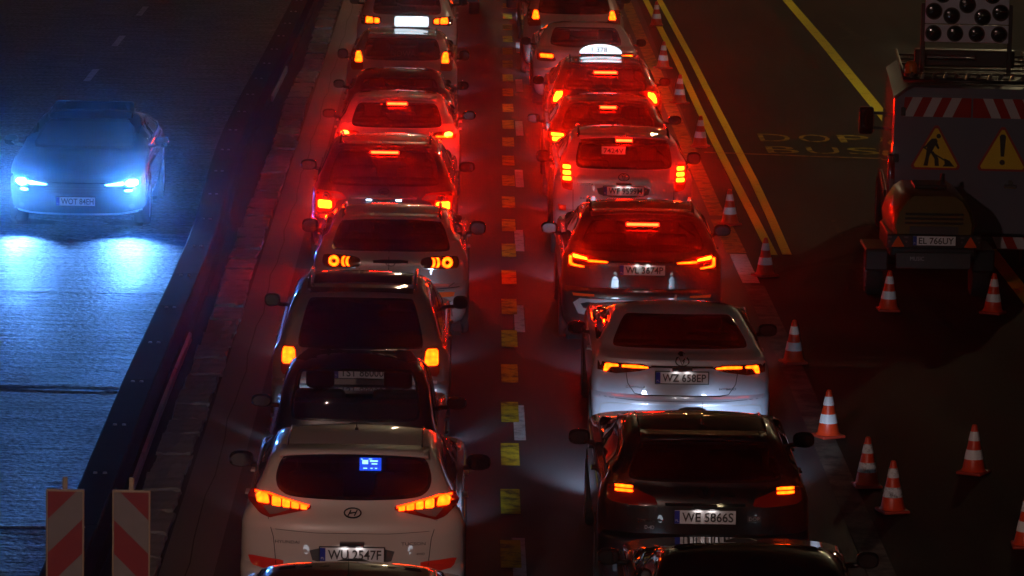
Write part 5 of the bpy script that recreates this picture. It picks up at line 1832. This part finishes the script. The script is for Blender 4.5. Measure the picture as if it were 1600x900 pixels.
doors = []
for s_ in (-1, 1):
    bm = bmesh.new()
    pl = [(s_ * .010, .56), (s_ * .93, .56), (s_ * .985, .75), (s_ * .985, 1.2), (s_ * .945, 1.75), (s_ * .87, 2.22), (s_ * .84, 2.32), (s_ * .010, 2.34)]
    add_prism(bm, pl if s_ > 0 else pl[::-1], -.035, .01)
    bmesh.ops.bevel(bm, geom=[e for e in bm.edges if e.verts[0].co.y < -.03 and e.verts[1].co.y < -.03], offset=.012, segments=2, affect='EDGES')
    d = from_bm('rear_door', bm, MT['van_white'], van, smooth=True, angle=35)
    doors.append(d)
    for hz in (.85, 1.5, 2.1):
        bm = bmesh.new(); add_box(bm, (s_ * (.985 - max(0, hz - 1.2) * .12), -.045, hz), (.06, .04, .11), .008)
        from_bm('hinge', bm, MT['black'], d)
    # chevron stripes across the top, meeting at the middle
    z0, z1 = 2.04, 2.29
    k = -1
    for i in range(9):
        xa = .01 + i * .125
        q = [(xa, z1), (xa + .125, z1), (xa + .125 + .115, z0), (xa + .115, z0)]
        if i % 2 == 0:
            mt = 'van_red'
        else:
            mt = 'van_stripe'
        if i == 0:
            q = [(.012, z1), (.135, z1), (.250, z0), (.012, z0)]
        xmax = .86
        q = [(min(a, xmax if b > 2.1 else .88), b) for a, b in q]
        if q[0][0] >= q[1][0] - .001: continue
        q = [(s_ * a, b) for a, b in q]
        bm = bmesh.new(); add_prism(bm, q, -.0375, -.034)
        from_bm('stripe', bm, MT[mt], d)
    # triangular sticker
    cx, zb_, wt, ht = s_ * .445, 1.36, .345, .62
    if s_ > 0: cx = .405
    tri = lambda g, dz=0: [(cx - wt + g * 1.7, zb_ + g), (cx + wt - g * 1.7, zb_ + g), (cx, zb_ + ht - g * 2.0)]
    bm = bmesh.new(); add_prism(bm, chaikin(tri(0), 2, .08), -.0395, -.034); so = from_bm('triangle_sign', bm, MT['sign_red'], d)
    bm = bmesh.new(); add_prism(bm, chaikin(tri(.028), 1, .06), -.0415, -.038); from_bm('sign_field', bm, MT['sign_yellow'], so)
    if s_ > 0:
        bm = bmesh.new(); add_prism(bm, [(cx - .022, zb_ + .19), (cx + .022, zb_ + .19), (cx + .040, zb_ + .45), (cx + .02, zb_ + .475), (cx - .02, zb_ + .475), (cx - .040, zb_ + .45)], -.0435, -.040)
        add_prism(bm, ellipse(cx, zb_ + .115, .035, .035, 12), -.0435, -.040)
        from_bm('exclamation_mark', bm, MT['ink'], so)
    else:
        bm = bmesh.new()
        Q = lambda *p: add_prism(bm, [(cx + a, zb_ + b) for a, b in p], -.0435, -.040)
        add_prism(bm, ellipse(cx + .03, zb_ + .435, .03, .03, 12), -.0435, -.040)          # head
        Q((-.11, .345), (-.06, .40), (.00, .405), (.02, .37), (-.02, .29), (-.05, .235), (-.12, .25))   # bent back
        Q((-.12, .25), (-.05, .25), (-.085, .16), (-.10, .05), (-.155, .05), (-.13, .16))  # rear leg
        Q((-.085, .25), (-.03, .235), (.035, .15), (.045, .05), (-.01, .05), (-.015, .14))  # front leg
        Q((-.11, .345), (-.125, .32), (-.165, .285), (-.15, .27), (-.09, .31))             # hind arm
        Q((-.02, .39), (.01, .36), (.045, .28), (.025, .265), (-.02, .33))                 # fore arm
        Q((-.165, .30), (.14, .12), (.13, .105), (-.175, .285))                           # shovel shaft
        Q((.11, .15), (.165, .125), (.165, .07), (.115, .085))                            # blade
        Q((.09, .045), (.24, .045), (.175, .125), (.15, .12))                             # heap
        from_bm('digging_figure', bm, MT['ink'], so)
    # tail light cluster
    bm = bmesh.new(); add_box(bm, (s_ * 1.005, .03, 1.22), (.10, .14, .64), .02, seg=3)
    tl = from_bm('tail_light', bm, MT['lens_red'], van, smooth=True, angle=40)
    bm = bmesh.new(); add_box(bm, (s_ * 1.002, -.045, 1.12), (.06, .012, .22), .004)
    from_bm('clear_lens', bm, MT['lens_clear'], tl)
bm = bmesh.new(); add_box(bm, (.52, -.06, 1.17), (.16, .05, .05), .01); add_cyl(bm, (.52, -.03, 1.22), (.52, -.07, 1.22), .035, .03, 12)
from_bm('door_handle', bm, MT['chrome'], doors[1])
bm = bmesh.new(); add_box(bm, (0, -.10, .46), (2.0, .22, .18), .03, seg=3)
bp_ = from_bm('rear_bumper', bm, MT['black'], van, smooth=True, angle=40)
for s_ in (-1, 1):
    for i in range(5):
        xa = .30 + i * .13
        q = [(s_ * xa, .535), (s_ * (xa + .13), .535), (s_ * (xa + .20), .385), (s_ * (xa + .07), .385)]
        bm = bmesh.new(); add_prism(bm, q, -.2135, -.209); from_bm('stripe', bm, MT['van_red' if i % 2 else 'van_stripe'], bp_)
for y_ in (.95, VL - .95):
    for s_ in (-1, 1):
        bm = bmesh.new(); add_cyl(bm, (s_ * (hwv + .002), y_, .40), (s_ * (hwv - .3), y_, .40), .42, .42, 24)
        from_bm('wheel_arch', bm, MT['seam'], van)
        w_ = bpy.data.objects.new('wheel', tyre_mesh()); COL.objects.link(w_); w_.parent = van; w_.location = (s_ * (hwv - .08), y_, .36); w_.scale = (s_, 1.09, 1.09)
        q = bpy.data.objects.new('rim', rim_mesh()); COL.objects.link(q); q.parent = w_
for s_ in (-1, 1):
    bm = bmesh.new(); add_box(bm, (s_ * (hwv + .20), 3.95, 1.52), (.20, .12, .38), .04, seg=3)
    mo = from_bm('door_mirror', bm, MT['black'], van, smooth=True, angle=40)
    bm = bmesh.new(); add_box(bm, (s_ * (hwv + .06), 3.97, 1.62), (.22, .05, .04), .01); from_bm('mirror_arm', bm, MT['black'], mo)
    bm = bmesh.new(); add_box(bm, (s_ * (hwv + .06), 3.97, 1.42), (.22, .05, .04), .01); from_bm('mirror_arm', bm, MT['black'], mo)
    bm = bmesh.new(); add_box(bm, (s_ * (hwv + .20), 3.885, 1.52), (.16, .006, .32), .002); from_bm('mirror_glass', bm, MT['gloss_black'], mo)
    bm = bmesh.new(); add_box(bm, (s_ * (hwv * .965 + .004), 3.75, 1.50), (.02, .75, .50), .01, Matrix.Rotation(s_ * R(-3), 4, 'Y')); from_bm('side_window', bm, MT['frit'], van)
    bm = bmesh.new(); add_box(bm, (s_ * (hwv + .006), 2.4, .86), (.02, 2.2, .10), .008); from_bm('side_moulding', bm, MT['black'], van)
bm = bmesh.new(); add_prism(bm, [(-.82, 1.30), (.82, 1.30), (.72, 1.98), (-.72, 1.98)], 0, .02)
o = from_bm('windscreen', bm, MT['frit'], van); o.rotation_euler = (R(25), 0, 0); o.location = (0, 5.20, .0)
# roof rack: rails with a row of slats, then the folded arrow board and beacons
rk = empty('roof_rack', (0, 0, 0)); rk.parent = van
bm = bmesh.new()
for s_ in (-1, 1):
    add_tube(bm, [(s_ * .86, .10, VH + .07), (s_ * .86, 4.0, VH + .07)], .022, 8)
add_tube(bm, [(-.86, .10, VH + .07), (.86, .10, VH + .07)], .028, 8)
from_bm('rack_frame', bm, MT['black'], rk, smooth=True)
for i in range(12):
    bm = bmesh.new(); add_box(bm, (-.78 + .142 * i, .14, VH + .12), (.05, .05, .10), .012, Matrix.Rotation(R(25), 4, 'Y'))
    from_bm('rack_slat', bm, MT['chrome'] if i % 2 else MT['black'], rk)
for i in range(6):
    bm = bmesh.new(); add_box(bm, (0, .5 + .6 * i, VH + .06), (1.7, .05, .03), .008); from_bm('rack_bar', bm, MT['black'], rk)
for s_ in (-1, 1):
    bm = bmesh.new(); add_cyl(bm, (s_ * .78, .35, VH + .10), (s_ * .78, .35, VH + .14), .09, .09, 16)
    b_ = from_bm('beacon_foot', bm, MT['black'], van)
    bm = bmesh.new(); add_lathe(bm, [(.08, 0), (.08, .10), (.06, .145), (.02, .16), (.001, .16)], 18, 'Z', (s_ * .78, .35, VH + .14)); from_bm('beacon_dome', bm, MT['beacon'], b_, smooth=True)
# arrow board
ab = empty('arrow_board', (-.06, .9, 0)); ab.parent = van
bm = bmesh.new(); add_box(bm, (-.0, .35, VH + .26), (1.30, .25, .22), .02); add_box(bm, (-.56, .0, VH + .55), (.06, .06, .9), .01); add_box(bm, (.56, .0, VH + .55), (.06, .06, .9), .01)
from_bm('board_frame', bm, MT['black'], ab)
bm = bmesh.new(); add_cyl(bm, (-.5, -.02, VH + .30), (.12, -.02, VH + .30), .03, .03, 12); from_bm('hydraulic_tube', bm, MT['chrome'], ab, smooth=True, angle=40)


def panel_with_holes(name, x0, x1, z0, z1, holes, r, parent, y=0.0):
    bm = bmesh.new()
    add_box(bm, ((x0 + x1) / 2, y, (z0 + z1) / 2), (x1 - x0, .05, z1 - z0), .008)
    o = from_bm(name, bm, MT['board_grey'], parent)
    for (hx, hz) in holes:
        bm = bmesh.new()
        n = 22
        A = [[bm.verts.new((hx + rr * math.cos(2 * math.pi * k / n), yy_, hz + rr * math.sin(2 * math.pi * k / n))) for k in range(n)] for rr, yy_ in ((r + .012, y - .027), (r + .012, y - .045), (r, y - .045), (r * .92, y - .028))]
        for a, b in zip(A, A[1:]):
            for k in range(n): bm.faces.new((a[k], a[(k + 1) % n], b[(k + 1) % n], b[k]))
        l_ = from_bm('lamp_hood', bm, MT['black'], o, smooth=True, angle=40)
        bm = bmesh.new(); add_lathe(bm, [(r * .92, 0), (r * .6, .008), (.001, .011)], 20, 'Z')
        q = from_bm('lamp_lens', bm, MT['frit'], o, smooth=True); q.rotation_euler = (R(90), 0, 0); q.location = (hx, y - .0285, hz)
    return o


zb0 = VH + .50
panel_with_holes('board_panel', -.54, .54, zb0, zb0 + .225, [(-.43, zb0 + .115), (-.15, zb0 + .115), (.13, zb0 + .115), (.42, zb0 + .115)], .095, ab, -.04)
panel_with_holes('board_panel', -.54, .54, zb0 + .24, zb0 + .86, [(-.43, zb0 + .40), (-.20, zb0 + .345), (.20, zb0 + .335), (.43, zb0 + .395), (0, zb0 + .49), (-.32, zb0 + .62), (.32, zb0 + .62), (0, zb0 + .74)], .098, ab, -.04)

# trailer
tr = empty('trailer', (5.76, 54.45, 0), 0, 'yellow hooded compressor trailer with two red reflector triangles, parked behind the works van', 'trailer')
V, F = [], []
hood = [(-.50, .86), (-.52, 1.0), (-.47, 1.16), (-.38, 1.30), (-.28, 1.37), (.28, 1.37), (.38, 1.30), (.47, 1.16), (.52, 1.0), (.50, .86)]
secs = [(0.0, .90, -.0), (.04, .96, .0), (.12, 1.0, 0.0), (1.4, 1.0, 0.0), (1.55, .92, 0)]
for y, sc_, _ in secs:
    for a, b in hood: V.append((a * sc_, y, .86 + (b - .86) * (sc_ if y > .01 else .96)))
n = len(hood)
for i in range(len(secs) - 1):
    for k in range(n - 1): F.append((i * n + k, i * n + k + 1, (i + 1) * n + k + 1, (i + 1) * n + k))
F.append(tuple(range(n))[::-1]); F.append(tuple(range((len(secs) - 1) * n, len(secs) * n)))
o = from_py('hood', V, F, MT['trailer_yellow'], tr, smooth=True); o.data.set_sharp_from_angle(angle=R(40))
bm = bmesh.new()
for i in range(3): add_box(bm, (0, -.012, 1.02 + .055 * i), (.72, .02, .026), .004)
from_bm('vent_louvre', bm, MT['black'], o)
bm = bmesh.new(); add_prism(bm, [(-.30, .84), (.30, .84), (.30, .98), (-.30, .98)], -.02, .0); from_bm('lower_panel', bm, MT['trim'], o)
bm = bmesh.new(); add_box(bm, (0, .75, .72), (1.06, 1.5, .26), .03); from_bm('chassis', bm, MT['black'], tr)
bm = bmesh.new(); add_box(bm, (.0, .75, 1.40), (.40, .5, .05), .01); add_cyl(bm, (.18, .9, 1.38), (.18, .9, 1.52), .03, .03, 10); from_bm('hood_top', bm, MT['black'], o)
bm = bmesh.new(); add_box(bm, (0, -.06, .80), (1.16, .06, .17), .01)
lb = from_bm('light_bar', bm, MT['black'], tr)
for s_ in (-1, 1):
    cx = s_ * .445 - (.0 if s_ < 0 else 0)
    bm = bmesh.new(); add_prism(bm, chaikin([(cx - .082, .735), (cx + .082, .735), (cx, .875)], 1, .06), -.105, -.088)
    from_bm('reflector_triangle', bm, MT['reflector_orange'], lb)
    for dx in (-.10, .10):
        bm = bmesh.new(); add_box(bm, (cx + dx, -.095, .855), (.05, .02, .022), .004); add_box(bm, (cx + dx * 1.05, -.095, .80), (.024, .02, .024), .004)
        from_bm('lamp', bm, MT['lens_clear'], lb)
    bm = bmesh.new(); add_box(bm, (s_ * .66, .75, .62), (.28, .86, .05), .02); add_box(bm, (s_ * .66, .34, .50), (.28, .05, .26), .02); from_bm('mudguard', bm, MT['black'], tr)
    w_ = bpy.data.objects.new('wheel', tyre_mesh()); COL.objects.link(w_); w_.parent = tr; w_.location = (s_ * .66, .78, .30); w_.scale = (s_, .9, .9)
    q = bpy.data.objects.new('rim', rim_mesh()); COL.objects.link(q); q.parent = w_
bm = bmesh.new(); add_box(bm, (0, -.10, .815), (.54, .012, .13), .003); pf = from_bm('number_plate', bm, MT['black'], tr)
bm = bmesh.new(); add_box(bm, (0, -.108, .815), (.52, .006, .112)); from_bm('plate_face', bm, plain('plate_retro_white', (0.95, 0.95, 0.95), 0.3), pf)  # brighter white puts the plate's thrown-back light into its colour
bm = bmesh.new(); add_box(bm, (-.238, -.113, .815), (.044, .004, .110)); from_bm('plate_band', bm, MT['plate_blue'], pf)
text_obj('plate_band_letters', 'PL', MT['plate'], pf, (-.238, -.116, .785), .026, .018, 'r', .001)
text_obj('plate_lettering', 'EL 766UY', MT['ink'], pf, (.024, -.1125, .815), .43, .080, 'r', .0015, .0012)
bm = bmesh.new(); add_box(bm, (0, -.04, .56), (.92, .05, .20), .01); bb = from_bm('rear_skirt', bm, MT['trim'], tr)
text_obj('skirt_lettering', 'MUSIC', MT['silver_trim'], bb, (-.20, -.067, .585), .17, .05, 'r', .001)
bm = bmesh.new(); add_cyl(bm, (0, 1.5, .5), (.35, 2.1, .5), .04, .04, 10); add_box(bm, (0, 1.55, .55), (.3, .2, .12), .02); from_bm('drawbar', bm, MT['galv'], tr)

# ---------------------------------------------------------------- driver of the small black car
def skin_body(name, verts, edges, radii, mat, parent, sub=2):
    me = bpy.data.meshes.new(name)
    me.from_pydata(verts, edges, [])
    o = link(name, me, mat, parent)
    md = o.modifiers.new('skin', 'SKIN')
    for i, r_ in enumerate(radii):
        sv = me.skin_vertices[0].data[i]
        sv.radius = (r_, r_) if not isinstance(r_, tuple) else r_
    me.skin_vertices[0].data[0].use_root = True
    md.use_smooth_shade = True
    o.modifiers.new('sub', 'SUBSURF').levels = sub
    o.modifiers['sub'].render_levels = sub
    return o


pr = empty('person', (-.985 - .37, 40.45 + 1.78, .46), 0, 'driver in a dark coat at the wheel of the small black car', 'person')
bv = [(0, .05, .06), (0, -.03, .28), (0, -.05, .46), (0, -.035, .56), (0, -.01, .60), (.17, -.04, .47), (.23, .14, .30), (.14, .34, .38), (-.17, -.04, .47), (-.23, .14, .30), (-.14, .34, .38),
      (.10, .45, .10), (-.10, .45, .10), (.10, .60, -.20), (-.10, .60, -.20)]
be = [(0, 1), (1, 2), (2, 3), (3, 4), (2, 5), (5, 6), (6, 7), (2, 8), (8, 9), (9, 10), (0, 11), (11, 13), (0, 12), (12, 14)]
body_ = skin_body('body', bv, be, [.15, .14, .13, .06, .055, .075, .05, .035, .075, .05, .035, .08, .08, .055, .055], MT['cloth'], pr)
bm = bmesh.new()
bmesh.ops.create_uvsphere(bm, u_segments=20, v_segments=16, radius=1)
for v in bm.verts:
    z = v.co.z
    k = .078 * (1 - .18 * max(0, -z)) 
    v.co = Vector((v.co.x * k, v.co.y * .098 + (.012 if z < -.2 and v.co.y > .6 else 0), z * .118 + .70))
head = from_bm('head', bm, MT['skin'], pr, smooth=True)
bm = bmesh.new()
add_cyl(bm, (0, .09, .69), (0, .115, .675), .016, .010, 8)
from_bm('nose', bm, MT['skin'], head, smooth=True)
bm = bmesh.new()
bmesh.ops.create_uvsphere(bm, u_segments=20, v_segments=16, radius=1)
bmesh.ops.bisect_plane(bm, geom=bm.verts[:] + bm.edges[:] + bm.faces[:], plane_co=(0, .25, -.1), plane_no=(0, 1, -.6), clear_outer=True)
for v in bm.verts: v.co = Vector((v.co.x * .088, v.co.y * .108 - .004, v.co.z * .125 + .708))
from_bm('hair', bm, MT['hair'], head, smooth=True)
for s_ in (-1, 1):
    bm = bmesh.new()
    add_cyl(bm, (s_ * .078, 0, .69), (s_ * .092, -.006, .69), .026, .022, 10); from_bm('ear', bm, MT['skin'], head, smooth=True)
    hv = [(s_ * .14, .34, .38), (s_ * .135, .38, .40), (s_ * .13, .42, .41)]
    he = [(0, 1), (1, 2)]; hr = [.030, .034, .028]
    for q in range(4):
        b0 = len(hv); dx = (-.024 + .016 * q) * 1.0
        hv += [(s_ * .13 + dx, .45, .415), (s_ * .13 + dx, .465, .40), (s_ * .13 + dx, .46, .385)]
        he += [(2, b0), (b0, b0 + 1), (b0 + 1, b0 + 2)]; hr += [.010, .009, .008]
    b0 = len(hv); hv += [(s_ * .10, .40, .405), (s_ * .095, .43, .39)]; he += [(1, b0), (b0, b0 + 1)]; hr += [.011, .009]
    skin_body('hand', hv, he, hr, MT['skin'], pr, 1)

# ---------------------------------------------------------------- haze
bm = bmesh.new()
add_box(bm, (0, 150, 5.5), (90, 330, 13.2))
hz = from_bm('bloom_haze', bm, None)  # thin air haze, added also to stand in for lens bloom round lamps
hm = bpy.data.materials.new('night_bloom_haze'); hm.use_nodes = True
nt = hm.node_tree
nt.nodes.remove(nt.nodes['Principled BSDF'])
pv = nt.nodes.new('ShaderNodeVolumePrincipled')
pv.inputs['Color'].default_value = (0.95, 0.95, 0.95, 1)
pv.inputs['Density'].default_value = HAZE_BLOOM
pv.inputs['Anisotropy'].default_value = 0.990
nt.links.new(pv.outputs[0], nt.nodes['Material Output'].inputs['Volume'])
hz.data.materials.append(hm)
tag(hz, kind='stuff')
